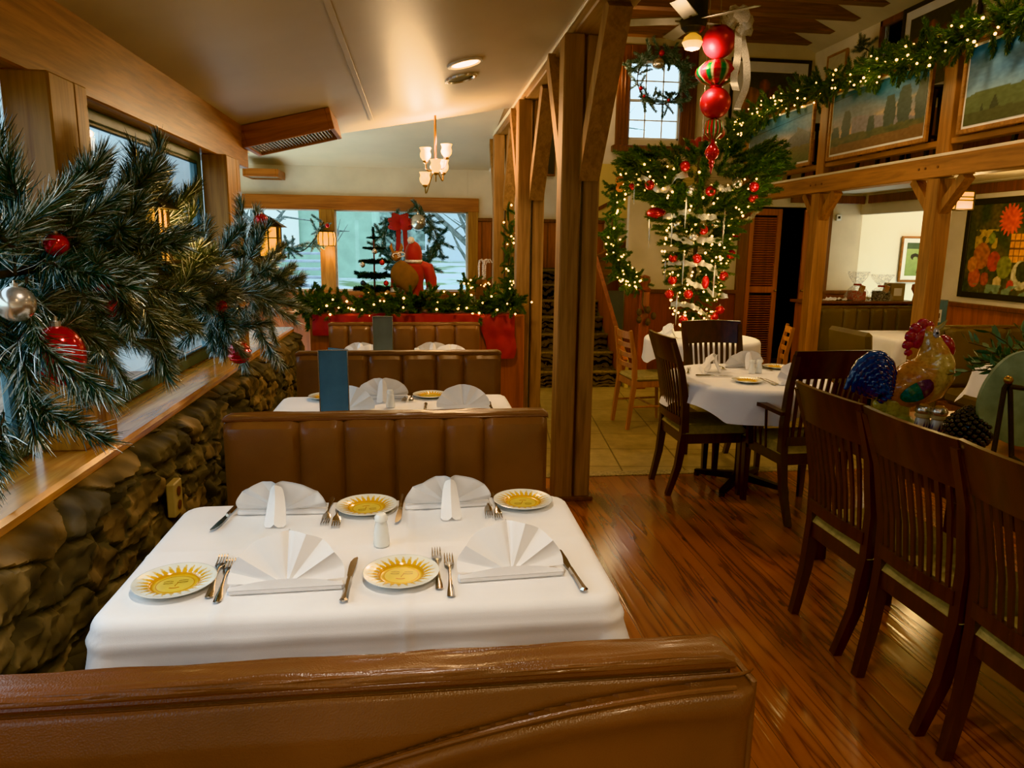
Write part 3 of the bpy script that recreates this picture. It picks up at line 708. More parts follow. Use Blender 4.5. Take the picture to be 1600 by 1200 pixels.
# third table
place_nap(-.42,5.33,pi,'white fan napkin at the far left of the third booth table')
place_nap(-.33,5.07,.1,'white fan napkin at the near left of the third booth table, by the grey menu')
place_nap(.09,5.33,pi+.1,'white fan napkin at the far right of the third booth table')
place_nap(.22,5.07,-.05,'white fan napkin at the near right of the third booth table')
shk((-.02,5.20,ZT),0,'white salt shaker on the third booth table','white shakers')
plt((.34,5.25,ZT),0,'sun face plate at the right end of the third booth table','yellow sun face plates')
def menu(name,label,loc,rz,w,h,m,open_=.35,sticker=False):
    t=thing(name,label,'menu',loc,rz)
    MB().box((w/2,0,h/2),(w,.004,h),.001).build('front_cover',m,t)
    o=MB().box((w/2*.9,0,h/2),(w*.9,.004,h),.001).build('back_cover',m,t); o.location=(w,0,0); o.rotation_euler=(0,0,pi-open_)
    b=MB()
    for a in((0,.004,0,h),(w-.004,w,0,h),(0,w,0,.004),(0,w,h-.004,h)): b.box(((a[0]+a[1])/2,-.0025,(a[2]+a[3])/2),(a[1]-a[0],.002,a[3]-a[2]),.0005)
    b.build('edge_binding',M['silver'],t)
    if sticker:
        s=MB().box((w/2,-.003,h*.57),(w*.34,.002,h*.34),.0005).build('label_panel',M['white'],t)
        MB().box((w/2,-.005,h*.58),(w*.14,.002,h*.13),.0005).box((w/2,-.005,h*.48),(w*.06,.002,h*.1),.0005).build('emblem',M['trimd'],s)
    return t
menu('menu','tall blue menu standing open on the second booth table',(-.462,3.36,ZT),.06,.135,.345,M['carton'],.7)
menu('menu','tall grey menu standing on the third booth table',(-.318,5.04,ZT),.0,.138,.335,M['carton2'],.3)
# wall outlet on the stones
t=thing('wall_outlet','cream double socket plate on the stone wall left of the nearest table','outlet',(-.925,2.745,.624))
MB().box((0,0,0),(.03,.09,.13),.004).build('plate',plain('old_ivory',(176,152,104),.5),t)
for s in(-1,1):
    q=MB().lathe([(0,0),(.018,0),(.018,.004),(0,.005)],16,(.015,0,s*.027),Matrix.Rotation(radians(90),3,'Y')).build('socket',M['trimd'],t)
tag(bpy.data.objects['wall_outlet'],None,None)

# ------------------------------------------------------------------ chairs
def slat_chair(arms=False):
    t=thing('slat_back_chair',None,'chair')
    def st(s): return [(s*.165,-.275,0),(s*.185,-.225,.2),(s*.195,-.20,.42),(s*.20,-.205,.60),(s*.21,-.245,.82),(s*.222,-.31,1.005)]
    for s in(-1,1): MB().rsweep(st(s),[.034,.038,.042,.040,.036,.030],[.034,.042,.05,.044,.036,.028]).build('rear_leg',M['maho'],t)
    for s in(-1,1): MB().rsweep([(s*.198,.19,0),(s*.20,.19,.41)],[.03,.044],[.03,.044]).build('front_leg',M['maho'],t)
    f=MB()
    for s in(-1,1): f.box((s*.195,0,.385),(.026,.40,.07),.003)
    f.box((0,.2,.385),(.40,.026,.07),.003); f.box((0,-.205,.385),(.37,.026,.07),.003); f.build('seat_frame',M['maho'],t)
    def pad(u,v):
        x=(u-.5)*.44; y=(v-.5)*.44; e=min(1,min(u,1-u)/.14); g=min(1,min(v,1-v)/.14); k=sqrt(1-(1-e)**2)*sqrt(1-(1-g)**2)
        return (x*(1-.0*v),y,.42+.052*k)
    MB().grid(pad,16,16).box((0,0,.422),(.43,.43,.012),.004).build('seat',M['seat'],t)
    def cy(x): return -.030*(1-(x/.222)**2)
    def crest(u,v):
        x=-.232+.464*u; z=.865+.165*v+.006*sin(pi*u); return x,z
    c=MB(); nU,nV=16,4
    for (off,fl) in((-.011,False),(.011,True)):
        def g(u,v,off=off):
            x,z=crest(u,v); return (x,-.262-.33*(z-.865)+cy(x)+off,z)
        c.grid(g,nU,nV)
        if not fl: pass
        else: c.f[-nU*nV:]=[q[::-1] for q in c.f[-nU*nV:]]
    def edge(v):
        def g(u,w): 
            x,z=crest(u,v); return (x,-.262-.33*(z-.865)+cy(x)+(-.011+.022*w),z)
        return g
    for v in(0,1): c.grid(edge(v),nU,1)
    for u in(0,1):
        c.grid(lambda w,v,u=u:(crest(u,v)[0],-.262-.33*(crest(u,v)[1]-.865)+cy(crest(u,v)[0])+(-.011+.022*w),crest(u,v)[1]),1,nV)
    c.build('crest_rail',M['maho'],t)
    b=MB(); n=12
    for a,b_ in zip([-.19+.38*k/n for k in range(n)],[-.19+.38*(k+1)/n for k in range(n)]):
        b.rsweep([(a,-.215+.5*cy(a),.495),(b_,-.215+.5*cy(b_),.495)],.022,.05,(0,1,0))
    b.build('lower_rail',M['maho'],t)
    for k in range(9):
        x=-.156+.039*k; xt=x*1.06
        MB().rsweep([(x,-.215+.5*cy(x),.50),(x*1.01,-.212+.8*cy(x)-.012,.65),(xt,-.245+cy(xt),.78),(xt*1.02,-.268+cy(xt),.885)],[.017,.019,.021,.021],.009).build('back_slat',M['maho'],t)
    if arms:
        for s in(-1,1):
            a=MB().rsweep([(s*.225,-.235,.66),(s*.245,-.05,.675),(s*.25,.12,.665),(s*.25,.19,.655)],[.034,.05,.062,.055],.022).build('armrest',M['maho'],t)
            MB().rsweep([(s*.235,.10,.40),(s*.245,.10,.66)],.034,.034).build('arm_support',M['maho'],t)
            for k in range(3): MB().rsweep([(s*.225,.05-.06*k,.42),(s*.24,.05-.06*k,.665)],.012,.010).build('arm_slat',M['maho'],a)
    return t
sc=Kind(slat_chair); sca=Kind(lambda:slat_chair(True))
G='dark slat-back chairs'
sc((1.90,2.60,0),-pi/2,'dark slat-back chair facing the rooster table, farthest of its row of three',G)
sc((1.90,2.12,0),-pi/2,'dark slat-back chair in front of the ceramic rooster, middle of its row of three',G)
sc((1.905,1.665,0),-pi/2-.02,'dark slat-back chair at the right frame edge, nearest of its row of three',G)
sc((1.86,4.47,0),-pi/2,'dark slat-back chair on the left side of the near round table',G)
sc((2.20,4.93,0),pi,'dark slat-back chair on the far side of the near round table',G)
sca((2.25,4.0,0),.06,'dark slat-back armchair with its back to the viewer at the round table',G)
def ladder_chair():
    t=thing('ladder_back_chair',None,'chair')
    for s in(-1,1): MB().rsweep([(s*.18,-.24,0),(s*.18,-.19,.42),(s*.18,-.20,.62),(s*.175,-.245,.87)],[.03,.036,.034,.028],[.03,.04,.036,.026]).build('rear_leg',M['beech'],t)
    for s in(-1,1): MB().tube([(s*.19,.20,0),(s*.185,.18,.42)],[.013,.019],10).build('front_leg',M['beech'],t)
    for k in range(4):
        z=.56+.088*k; b=MB()
        for j in range(8):
            xa=-.17+.34*j/8; xb=-.17+.34*(j+1)/8; y0=-.20-.14*max(0,z-.62); q=lambda x:y0-.025*(1-(x/.17)**2)
            b.rsweep([(xa,q(xa),z),(xb,q(xb),z)],.014,.04 if k<3 else .06,(0,1,0))
        b.build('back_slat',M['beech'],t)
    f=MB(); 
    for s in(-1,1): f.box((s*.18,-.005,.40),(.022,.37,.055),.003)
    f.box((0,.18,.40),(.36,.022,.055),.003).box((0,-.19,.40),(.34,.022,.055),.003).build('seat_frame',M['beech'],t)
    MB().box((0,0,.445),(.40,.40,.04),.018).build('seat',M['seat'],t)
    for s in(-1,1): MB().tube([(s*.18,-.21,.20),(s*.187,.19,.20)],.010,8).build('stretcher',M['beech'],t)
    MB().tube([(-.18,.0,.20),(.18,.0,.20)],.010,8).build('stretcher',M['beech'],t); return t
lc=Kind(ladder_chair)
lc((2.02,6.18,0),-pi/2+.1,'light wooden ladder-back chair left of the far round table','light ladder-back chairs')
lc((3.22,6.45,0),pi/2-.35,'light wooden ladder-back chair right of the far round table, before the louvred doors','light ladder-back chairs')
# ------------------------------------------------------------------ round tables
def roundcloth(Rr,S,zt,rot,seed):
    nt_=160; nr=40; mb=MB()
    def f(u,v):
        a=2*pi*u; aa=a+rot; sq=S/max(abs(cos(aa)),abs(sin(aa))); sq=min(sq,S*1.13); rb=sq*v
        if rb<Rr: return (rb*cos(a),rb*sin(a),zt)
        e=rb-Rr; r=.03
        fold=.5+.5*sin(5*a+seed+1.3*sin(2*a))+.35*sin(9*a+seed*2)
        if e<r*pi/2: h=r*sin(e/r); fl=r*(1-cos(e/r))
        else: e2=e-r*pi/2; h=r+e2*(.03+.15*fold*min(1,e2/.25)); fl=r+e2*.96
        q=Rr+h; return (q*cos(a),q*sin(a),zt-fl)
    return mb.grid(f,nt_,nr)
pedestal_table('round_table','near round table under a white cloth, between the dark chairs',(2.15,4.47,0),.99,.99,True)
tag(roundcloth(.50,.65,.7495,1.13,1.0).build('tablecloth',M['linen'],ang=180,loc=(2.15,4.47,0)),'white cloth with soft folds on the near round table','tablecloth')
pedestal_table('round_table','far round table under a white cloth, beside the light wooden chair',(2.62,6.45,0),.99,.99,True)
tag(roundcloth(.50,.66,.7495,.9,2.4).build('tablecloth',M['linen'],ang=180,loc=(2.62,6.45,0)),'white cloth on the far round table before the lit tree','tablecloth')
G='place settings on the near round table'
nap((2.27,4.80,ZT),pi,'white fan napkin opened flat-on at the far side of the near round table','fan-folded napkins')
nap((1.90,4.62,ZT),-pi/2-.25,'white fan napkin seen edge-on at the left of the near round table','fan-folded napkins')
nap((2.33,4.15,ZT),.2,'white fan napkin partly behind the armchair slats on the round table','fan-folded napkins')
plt((2.04,4.24,ZT),0,'sun face plate at the near side of the near round table','yellow sun face plates')
plt((2.49,4.74,ZT),0,'sun face plate at the far right of the near round table','yellow sun face plates')
lay(knf,(2.02,4.43),(1.80,4.46),'knife lying sideways before the edge-on napkin on the round table'); lay(knf,(2.40,4.62),(2.42,4.84),'knife at the far right plate on the near round table')
lay(frk,(2.14,4.35),(2.17,4.12),'fork right of the near plate on the round table, left one of its pair'); lay(frk,(2.17,4.36),(2.205,4.13),'fork right of the near plate on the round table, right one of its pair')
lay(frk,(2.08,4.68),(2.13,4.88),'fork left of the flat-on napkin on the round table'); lay(frk,(1.84,4.72),(1.79,4.6),'fork beside the edge-on napkin on the round table')
shk((2.215,4.55,ZT),0,'white shaker on the round table, left one of the pair','white shakers'); shk((2.27,4.56,ZT),0,'white shaker on the round table, right one of the pair','white shakers')
nap((2.27,6.50,ZT),-pi/2,'white fan napkin seen edge-on on the far round table','fan-folded napkins')
lay(frk,(2.35,6.40),(2.40,6.2),'fork on the far round table'); plt((2.7,6.2,ZT),0,'sun face plate on the far round table','yellow sun face plates')
# ------------------------------------------------------------------ greenery
def sprig(seed,L,n,nl,nw,sr,droop=.15,lean=50,flat=False,mats=None,tips=0):
    rr=random.Random(seed); mb=MB(); ph=rr.uniform(0,6); dx,dy=rr.uniform(-1,1)*droop,rr.uniform(-1,1)*droop
    P=lambda t:Vector((dx*L*t*t,dy*L*t*t,L*t))
    mb.tube([P(k/5) for k in range(6)],[sr*(1-.6*k/5) for k in range(6)],5,mi=1)
    for k in range(n):
        t=rr.random()**.85; p=P(t); a=rr.uniform(0,2*pi); th=radians(lean+rr.uniform(-22,18)-20*t)
        d=Vector((sin(th)*cos(a),sin(th)*sin(a),cos(th))); ln=nl*rr.uniform(.7,1.15)*(1-.35*t)
        s=d.cross(Vector((rr.uniform(-1,1),rr.uniform(-1,1),rr.uniform(-1,1)))).normalized()*nw*.5
        q=p+d*ln*.55; e=p+d*ln+Vector((0,0,ln*.12))
        mb.add([p-s,p+s,q+s,e+s*.35,e-s*.35,q-s],[(0,1,2,5),(5,2,3,4)])
    return mb
class Greens:
    def __init__(s,variants,nl,nw,n,L,sr,mat,droop=.15,lean=50,seed=1,name='branch'):
        s.m=[]; s.mbs=[]; s.name=name; s.mat=mat
        for k in range(variants):
            mb=sprig(seed*50+k,L,n,nl,nw,sr,droop,lean); s.mbs.append(mb); o=mb.build(name,[mat,M['stem']],smooth=False); s.m.append(o.data); bpy.data.objects.remove(o)
    def put(s,root,items,stuff=None):
        base=Vector(root.location); rr=random.Random(len(items))
        xs=[]
        for (p,d,sc_) in items:
            q=Vector(d).normalized().to_track_quat('Z','Y')@Quaternion((0,0,1),rr.uniform(0,6.28))
            xs.append(Matrix.Translation(Vector(p)-base)@q.to_matrix().to_4x4()@Matrix.Scale(sc_,4))
        for i,x in enumerate(xs):
            if stuff is not None and i>=stuff: break
            o=bpy.data.objects.new(s.name,s.m[i%len(s.m)]); COL.objects.link(o); o.parent=root; o.matrix_basis=x
        if stuff is not None and len(xs)>stuff:
            mb=MB()
            for i,x in enumerate(xs[stuff:]):
                src=s.mbs[i%len(s.mbs)]; off=len(mb.v); mb.v+= [tuple(x@Vector(v)) for v in src.v]; mb.f+=[tuple(j+off for j in f) for f in src.f]; mb.mi+=src.mi
            o=mb.build('inner_foliage',[s.mat,M['stem']],root,False); o['kind']='stuff'
def curve(pts,n):
    """Catmull-Rom samples"""
    P=[Vector(p) for p in pts]; P=[P[0]*2-P[1]]+P+[P[-1]*2-P[-2]]; out=[]; m=len(P)-3
    for k in range(n):
        t=k/(n-1)*m; i=min(m-1,int(t)); f=t-i; a,b,c,d=P[i:i+4]
        out.append(.5*((2*b)+(c-a)*f+(2*a-5*b+4*c-d)*f*f+(3*b-a-3*c+d)*f**3))
    return out
def rdir(rr): 
    while 1:
        v=Vector((rr.uniform(-1,1),rr.uniform(-1,1),rr.uniform(-1,1)))
        if .1<v.length<1: return v.normalized()
def garland(name,label,pts,G,count,rad,seed,along=.6,spread=(1,1,1),group=None,stuff=100,cat='garland',sc=(.75,1.2)):
    rr=random.Random(seed); c=curve(pts,80); root=thing(name,label,cat,tuple(c[0]),0,group); items=[]
    for k in range(count):
        i=rr.randrange(0,79); t=(c[i+1]-c[i]).normalized(); v=rdir(rr); v=Vector((v.x*spread[0],v.y*spread[1],v.z*spread[2])); s=1 if rr.random()<.5 else -1
        d=(v+t*along*s).normalized(); items.append((c[i]+v*rad*rr.uniform(0,.3),d,rr.uniform(*sc)))
    G.put(root,items,stuff)
    MB().tube([p-c[0] for p in c[::4]],.008,6).build('wire_core',M['stem'],root); return root,c
bulb_me=None
def fairy(label,pts,r,group=None,cat='string lights',wire=True,maxn=100,shuf=True):
    global bulb_me
    base=Vector(pts[0]); root=thing('string_lights',label,cat,tuple(base),0,group)
    if bulb_me is None:
        o=MB().ball((0,0,0),1,8,6).build('bulb',M['fairy']); bulb_me=o.data; bpy.data.objects.remove(o)
    extra=MB()
    pts=[Vector(p) for p in pts]
    for i,p in enumerate(pts):
        k=r*R.uniform(.75,1.25)
        if i<maxn:
            o=bpy.data.objects.new('bulb',bulb_me); COL.objects.link(o); o.parent=root; o.location=p-base; o.scale=(k,k,k)
        else: extra.ball(p-base,k,6,4)
    if extra.v: o=extra.build('small_bulbs',M['fairy'],root); o['kind']='stuff'
    if wire: MB().tube([p-base for p in sorted(pts,key=lambda p:(round(p.z*4),p.x+p.y))],.0016,3).build('wire',M['stem'],root,False)
    return root
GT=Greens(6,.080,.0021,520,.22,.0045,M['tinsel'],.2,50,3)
GW=Greens(5,.05,.0036,230,.17,.004,M['frost'],.25,55,33)
GF=Greens(5,.040,.0042,230,.16,.004,M['green'],.2,52,9)
GB=Greens(5,.055,.0050,300,.29,.005,M['green'],.22,52,12)
GS=Greens(3,.042,.0046,420,.17,.004,needles('dark_tinsel',[(0,(8,20,14)),(.6,(16,36,24)),(1,(34,62,44))]),.1,60,15)
# big tinsel garland along the left windows
rr=random.Random(5); root=thing('tinsel_garland','bushy silver-tipped pine garland hanging along the left windows','garland',(-1.0,1.7,1.5)); it=[]
def cluster(c,n,rad,up=.1,sc=(.8,1.25),bias=(0,0,0)):
    for k in range(n):
        v=rdir(rr); v.x*=.75; d=(v+Vector(bias)+Vector((.1,0,up))).normalized(); it.append(((c[0]+v.x*rad*.5+.02,c[1]+v.y*rad,c[2]+v.z*rad*.8),d,rr.uniform(*sc)))
for c,n,rad in(((-1.0,2.05,1.55),11,.12),((-1.0,2.45,1.58),11,.12),((-.98,2.85,1.56),10,.12),((-.98,2.65,1.44),7,.12),((-.99,1.9,1.42),7,.1),((-.98,2.25,1.42),9,.12),((-.97,3.15,1.42),9,.14),((-.97,3.6,1.36),9,.16),((-.96,4.15,1.36),9,.18),((-.96,4.6,1.45),8,.16),((-.96,4.35,1.22),6,.16),((-.96,4.8,1.22),6,.14),((-.97,3.5,1.22),5,.12),((-1.0,1.85,1.22),5,.08)): cluster(c,n,rad)
for (p,d) in(((-.96,2.85,1.62),(0,.15,1)),((-.96,2.95,1.70),(0,-.1,1)),((-.96,2.3,1.55),(.1,.1,1)),((-.95,4.45,1.55),(.2,.5,1)),((-.95,2.95,1.6),(.1,.6,.7)),((-.95,3.9,1.15),(.1,.1,-1)),((-.95,2.7,1.35),(.1,.3,-1)),((-.96,4.3,1.55),(-.2,-.3,1)),((-.96,1.95,1.66),(0,-.4,.8))): it.append((p,d,1.1))
for k in range(75):
    y=rr.choice((rr.uniform(1.8,3.1),rr.uniform(1.9,5.0))); zt_=1.47-.05*(y-2); it.append(((-1.02+rr.uniform(-.05,.08),y,zt_+rr.uniform(-.13,.10)),Vector((rr.uniform(-.2,.7),rr.uniform(-1,1),rr.uniform(-.7,.7))),rr.uniform(.8,1.15)))
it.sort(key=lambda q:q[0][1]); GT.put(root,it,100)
MB().tube([p-Vector((-1.0,1.7,1.5)) for p in curve([(-1.0,1.3,1.45),(-1.0,2.0,1.5),(-.98,2.6,1.52),(-.96,3.2,1.4),(-.96,4.2,1.36),(-.96,5.0,1.25)],30)],.012,8).build('wire_core',M['stem'],root)
# ornaments
def bauble(r,mat,cap=True,sc=(1,1,1)):
    def f():
        t=thing('bauble',None,'ornament'); MB().ball((0,0,0),r,24,16,sc=sc).build('ball',mat,t)
        MB().lathe([(r*.2,r*sc[2]*.95),(r*.2,r*sc[2]*1.14),(r*.08,r*sc[2]*1.16),(r*.06,r*sc[2]*1.3)],10).build('cap',M['silver'],t); return t
    return Kind(f)
bigred=bauble(.062,M['redball'],sc=(1,1,1.25)); red5=bauble(.042,M['redball']); red3=bauble(.03,M['redball']); sil4=bauble(.042,M['silver']); red25=bauble(.022,M['redball'])
def ribbed(r,n,mat,mat2):
    def f():
        t=thing('ribbed_bauble',None,'ornament'); pr=[]
        for k in range(33):
            a=-pi/2+pi*k/32; pr.append((max(0,r*cos(a)*(1+.07*sin(n*a))),r*sin(a)))
        pr[0]=(0,-r); pr[-1]=(0,r); MB().lathe(pr,24).build('ball',mat,t); MB().lathe([(r*.2,r*.95),(r*.2,r*1.14),(0,r*1.2)],10).build('cap',M['silver'],t); return t
    return Kind(f)
ribr=ribbed(.058,16,M['redball'],None)
G='red ornaments in the left garland'
bigred((-.90,1.93,1.29),0,'large red teardrop bauble hanging lowest at the left of the tinsel garland',G)
bigred((-1.0,2.50,1.40),0,'large red bauble half hidden in the tinsel garland before the window pane',G)
red5((-.90,2.22,1.475),0,'red bauble deep in the left part of the tinsel garland, above the big teardrop',G)
red3((-.92,2.02,1.565),0,'upper red bauble at the left part of the tinsel garland',G)
red5((-.92,4.54,1.70),0,'red bauble on top of the far window lantern',G); red5((-.90,4.80,1.245),0,'red bauble at the right tip of the tinsel garland',G)
red3((-.92,4.25,1.30),0,'small red bauble in the far part of the tinsel garland, below the far lantern',G); red3((-.90,3.46,1.288),0,'small red bauble in the middle of the tinsel garland',G)
ribr((-.90,3.75,1.03),0,'red ribbed bauble hanging under the tinsel garland over the sill'); sil4((-.93,3.57,1.375),0,'silver bauble in the middle of the tinsel garland'); sil4((-.93,1.82,1.43),0,'pale silver bauble at the left frame edge in the tinsel garland')
# ------------------------------------------------------------------ upside-down tree
TC=Vector((2.92,7.5,0)); tprof=[(.5,.03),(.7,.10),(.9,.22),(1.2,.31),(1.5,.35),(1.8,.40),(2.0,.52),(2.2,.70),(2.45,.80),(2.6,.6)]
def trad(z):
    for (a,b),(c,d) in zip(tprof[:-1],tprof[1:]):
        if z<=c: return b+(d-b)*max(0,z-a)/(c-a)
    return .5
root=thing('upside_down_tree','fir tree hung upside down, lit and decorated, before the panelled wall','christmas tree',(2.92,7.5,.45)); it=[]; rr=random.Random(11)
for k in range(480):
    z=.6+1.95*(rr.random()**.72); r=trad(z); a=rr.uniform(0,2*pi) if rr.random()<.35 else rr.uniform(pi,2*pi); L=.27
    q=max(.0,r-.22*rr.uniform(.7,1.1)); up=.75 if z>1.9 else .25
    sc=min(1.15,max(.42,r/.42))*rr.uniform(.75,1.05)
    it.append(((TC.x+q*cos(a),TC.y+q*sin(a),z-.05),(cos(a),sin(a),up*rr.uniform(.0,.7)-(.25 if z<1.6 else 0)),sc))
for k in range(46):
    a=2*pi*k/46; z=2.36+.12*rr.random(); it.append(((TC.x+.52*cos(a),TC.y+.52*sin(a),z),(cos(a),sin(a),rr.uniform(-.1,.25)),1.15))
it.sort(key=lambda q:q[0][1]); GB.put(root,it,95)
MB().tube([(0,0,.05),(0,0,2.2)],[.012,.035],10).build('trunk',M['stem'],root); MB().tube([(0,0,2.2),(0,0,3.95)],.004,6).build('hanging_wire',M['silver'],root)
def spts(n,front=.8,zlo=.62,zhi=2.42):
    out=[]
    while len(out)<n:
        z=zlo+(zhi-zlo)*rr.random()**.95; a=rr.uniform(pi,2*pi) if rr.random()<front else rr.uniform(0,pi); r=trad(z)*rr.uniform(.88,1.02); out.append((TC.x+r*cos(a),TC.y+r*sin(a),z))
    return out
fairy('warm white fairy lights wound around the upside-down tree',spts(230),.0105)
def ordn(lst,tmpl,kind,group,up='from the top'):
    O=['highest','second','third','fourth','fifth','sixth','seventh','eighth','ninth','tenth','eleventh','twelfth','thirteenth','fourteenth','fifteenth','sixteenth','seventeenth','eighteenth','nineteenth','twentieth']
    for i,p in enumerate(sorted(lst,key=lambda p:-p[2])): kind((p[0],p[1]-.03,p[2]),0,tmpl%(O[i] if i==0 else O[i]+' '+up),group)
tred=[[2.29,7.23,2.18],[2.51,6.87,2.33],[2.79,6.9,2.11],[3.23,6.91,2.16],[3.3,7.06,2.07],[2.83,7.12,1.75],[3.3,7.4,1.73],[2.61,7.34,1.47],[2.8,7.17,1.465],[3.26,7.4,1.51],[2.63,7.38,1.24],[3.13,7.25,1.29],[2.61,7.4,1.09],[2.77,7.27,1.1],[3.20,7.45,.92],[3.14,7.45,.85],[2.78,7.4,.82]]
ordn(tred,'red glass bauble on the upside-down tree, %s',bauble(.05,M['redball']),'red baubles on the tree')
ordn([[2.62,6.96,2.11],[3.02,6.83,2.18],[2.94,7.09,1.82],[3.6,7.4,2.16],[2.61,7.25,1.8],[2.75,7.16,1.68]],'silver bauble on the upside-down tree, %s',bauble(.05,M['silver']),'silver baubles on the tree')
bauble(.035,M['redball'])((2.18,7.45,2.18),0,'small red bauble at the left tip of the upside-down tree'); bauble(.045,M['redball'])((3.74,7.45,2.33),0,'red bauble at the outermost right tip of the upside-down tree')
bauble(.05,M['redsatin'],sc=(.75,.75,1.35))((2.91,7.15,1.23),0,'oval red bauble in the lower half of the upside-down tree'); bauble(.10,M['redball'],sc=(1,1,.62))((2.44,7.42,1.92),0,'wide flattened red bauble left of the upside-down tree')
def icicle():
    return tag(MB().lathe([(0,-.17),(.004,-.15),(.010,.0),(.012,.15),(.004,.17),(.001,.19)],8).build('icicle',M['silver']),None,'icicle ornament')
ordn([[2.2,7.45,2.17],[2.61,7.05,1.92],[2.55,7.25,1.76],[3.01,7.05,1.77],[2.38,7.45,1.72],[2.68,7.22,1.36],[2.98,7.13,1.24],[2.57,7.45,1.34],[2.68,7.35,.93]],'clear twisted icicle hanging on the upside-down tree, %s',Kind(icicle),'icicles on the tree')
t=MB()
def ribbon(label,pts,w=.05,mat=None,name='ribbon',cat='ribbon',tw=1.0,group=None):
    c=curve(pts,40); mb=MB()
    def f(u,v):
        p=c[min(39,int(round(u*39)))]; k=sin(u*14)*tw; return (p.x,p.y-.03+.018*k*(v-.5)*2,p.z+(v-.5)*w+.006*sin(u*40+v*3))
    mb.grid(f,39,3); return tag(mb.build(name,mat or M['mesh'],ang=180),label,cat,group)
m,nt_,b_=newmat('silver_mesh_ribbon'); setp(b_,.35,metal=.3,spec=.6); b_.inputs['Base Color'].default_value=(.62,.58,.52,1); b_.inputs['Alpha'].default_value=.72; nz_=noi(nt_,coords(nt_),300,2); nt_.links.new(ramp(nt_,nz_.outputs['Fac'],[(.35,(150,140,125)),(.6,(240,236,226))]),b_.inputs['Base Color']); M['mesh']=m
RB=[[[2.21,7.39,2.24],[2.24,7.27,2.25],[2.33,7.2,2.15],[2.42,7.11,2.13],[2.46,6.95,2.24],[2.55,6.88,2.25]],[[2.49,7.38,1.88],[2.55,7.24,1.89],[2.62,7.13,1.92],[2.72,7.09,1.89],[2.83,7.07,1.87],[2.93,7.05,1.88]],[[2.56,7.37,1.7],[2.64,7.24,1.66],[2.73,7.18,1.63],[2.83,7.14,1.65],[2.94,7.13,1.65],[3.04,7.14,1.65]],[[2.59,7.43,1.41],[2.67,7.27,1.42],[2.76,7.2,1.41],[2.86,7.17,1.42],[2.98,7.17,1.36],[3.06,7.21,1.3]],[[2.73,7.25,1.25],[2.81,7.21,1.2],[2.92,7.2,1.18],[3.03,7.24,1.1],[3.28,7.45,1.07]],[[2.65,7.45,.98],[2.72,7.35,.99],[2.81,7.28,.98],[2.91,7.27,.93],[3.11,7.45,.82],[3.2,7.45,.81]],[[3.36,7.4,1.83],[3.44,7.35,1.9],[3.5,7.3,1.98]],[[2.81,6.85,2.16],[2.91,6.87,2.13],[2.98,6.85,2.14]]]
for p,l in zip(RB,['looped at its upper left','across its neck below the flare','across its middle','below its middle','slanting above its foot','sweeping around its foot','on its right flank','beside the upper silver bauble']): ribbon('silver mesh ribbon on the upside-down tree, '+l,p,.055,group='ribbons on the tree')
# ------------------------------------------------------------------ hanging finial ornament
t=thing('finial_ornament','tall hanging stack of red and striped baubles with a silver bow','ornament',(2.55,6.3,3.29))
stripe=vcol('striped_glass',.2,.5,metal=.3)
def strip_col(n): 
    def c(x,y,z):
        k=(atan2(y,x)/(2*pi)*n)%1; return lin((150,14,22)) if k<.42 or k>.92 else (lin((210,200,170)) if k<.47 or k>.87 else lin((16,96,52)))
    return c
MB().ball((0,0,0),.138,28,18).build('ball',M['redsatin'],t)
MB().lathe([(.02,-.13),(.05,-.145),(.06,-.155),(.06,-.16)],20).build('collar',M['redball'],t)
MB().lathe([(.05,-.14),(.12,-.165),(.175,-.215),(.185,-.245),(.175,-.275),(.12,-.325),(.05,-.35)],72,colf=strip_col(9)).build('striped_ball',stripe,t)
MB().lathe([(.05,-.345),(.06,-.355),(.045,-.37)],20).build('collar',M['redball'],t)
MB().ball((.0,0,-.49),.13,28,18).build('ball',M['redsatin'],t)
MB().lathe([(.03,-.615),(.07,-.64),(.085,-.70),(.08,-.745),(.03,-.79)],72,colf=strip_col(14)).build('striped_ball',stripe,t)
MB().lathe([(.016,-.785),(.018,-.82),(.035,-.84),(.062,-.88),(.064,-.91),(.045,-.945),(.022,-.965),(.03,-.985),(.018,-1.0),(.024,-1.015),(.012,-1.03),(.0,-1.09)],28).build('drop',M['redball'],t)
MB().tube([(0,0,.13),(0,0,1.0)],.003,6).build('hanging_wire',M['silver'],t)
bow=MB()
def loop(c,d,w,l):
    d=Vector(d).normalized(); s=d.cross(Vector((0,1,0))).normalized()
    def f(u,v):
        a=2*pi*u; wd=w*(.35+.65*sin(pi*min(1,.5*(1-cos(a))+.12))); return Vector(c)+d*(l*(1-cos(a))*.5)+Vector((0,1,0))*(sin(a)*l*.30-.02)+s*((v-.5)*wd*1.5+.012*sin(v*9+u*6))
    bow.grid(f,28,6)
for d in((-.3,.1,1),(.3,-.1,1),(-.7,.2,.5),(.9,.1,.4),(.6,.1,-.2)): loop((.10,-.09,.11),d,.08,.16)
bow.build('bow',M['mesh'],t,ang=180)
for pts in([(.12,-.12,.08),(.11,-.15,-.12),(.085,-.16,-.30),(.10,-.19,-.42)],[(.16,-.08,.05),(.21,-.1,-.15),(.22,-.1,-.35),(.17,-.1,-.52),(.16,-.11,-.56)]):
    c=curve(pts,24); mb=MB(); mb.grid(lambda u,v:tuple(c[int(round(u*23))]+Vector(((v-.5)*.065,.01*sin(u*9),0))),23,2); mb.build('ribbon_tail',M['mesh'],t,ang=180)
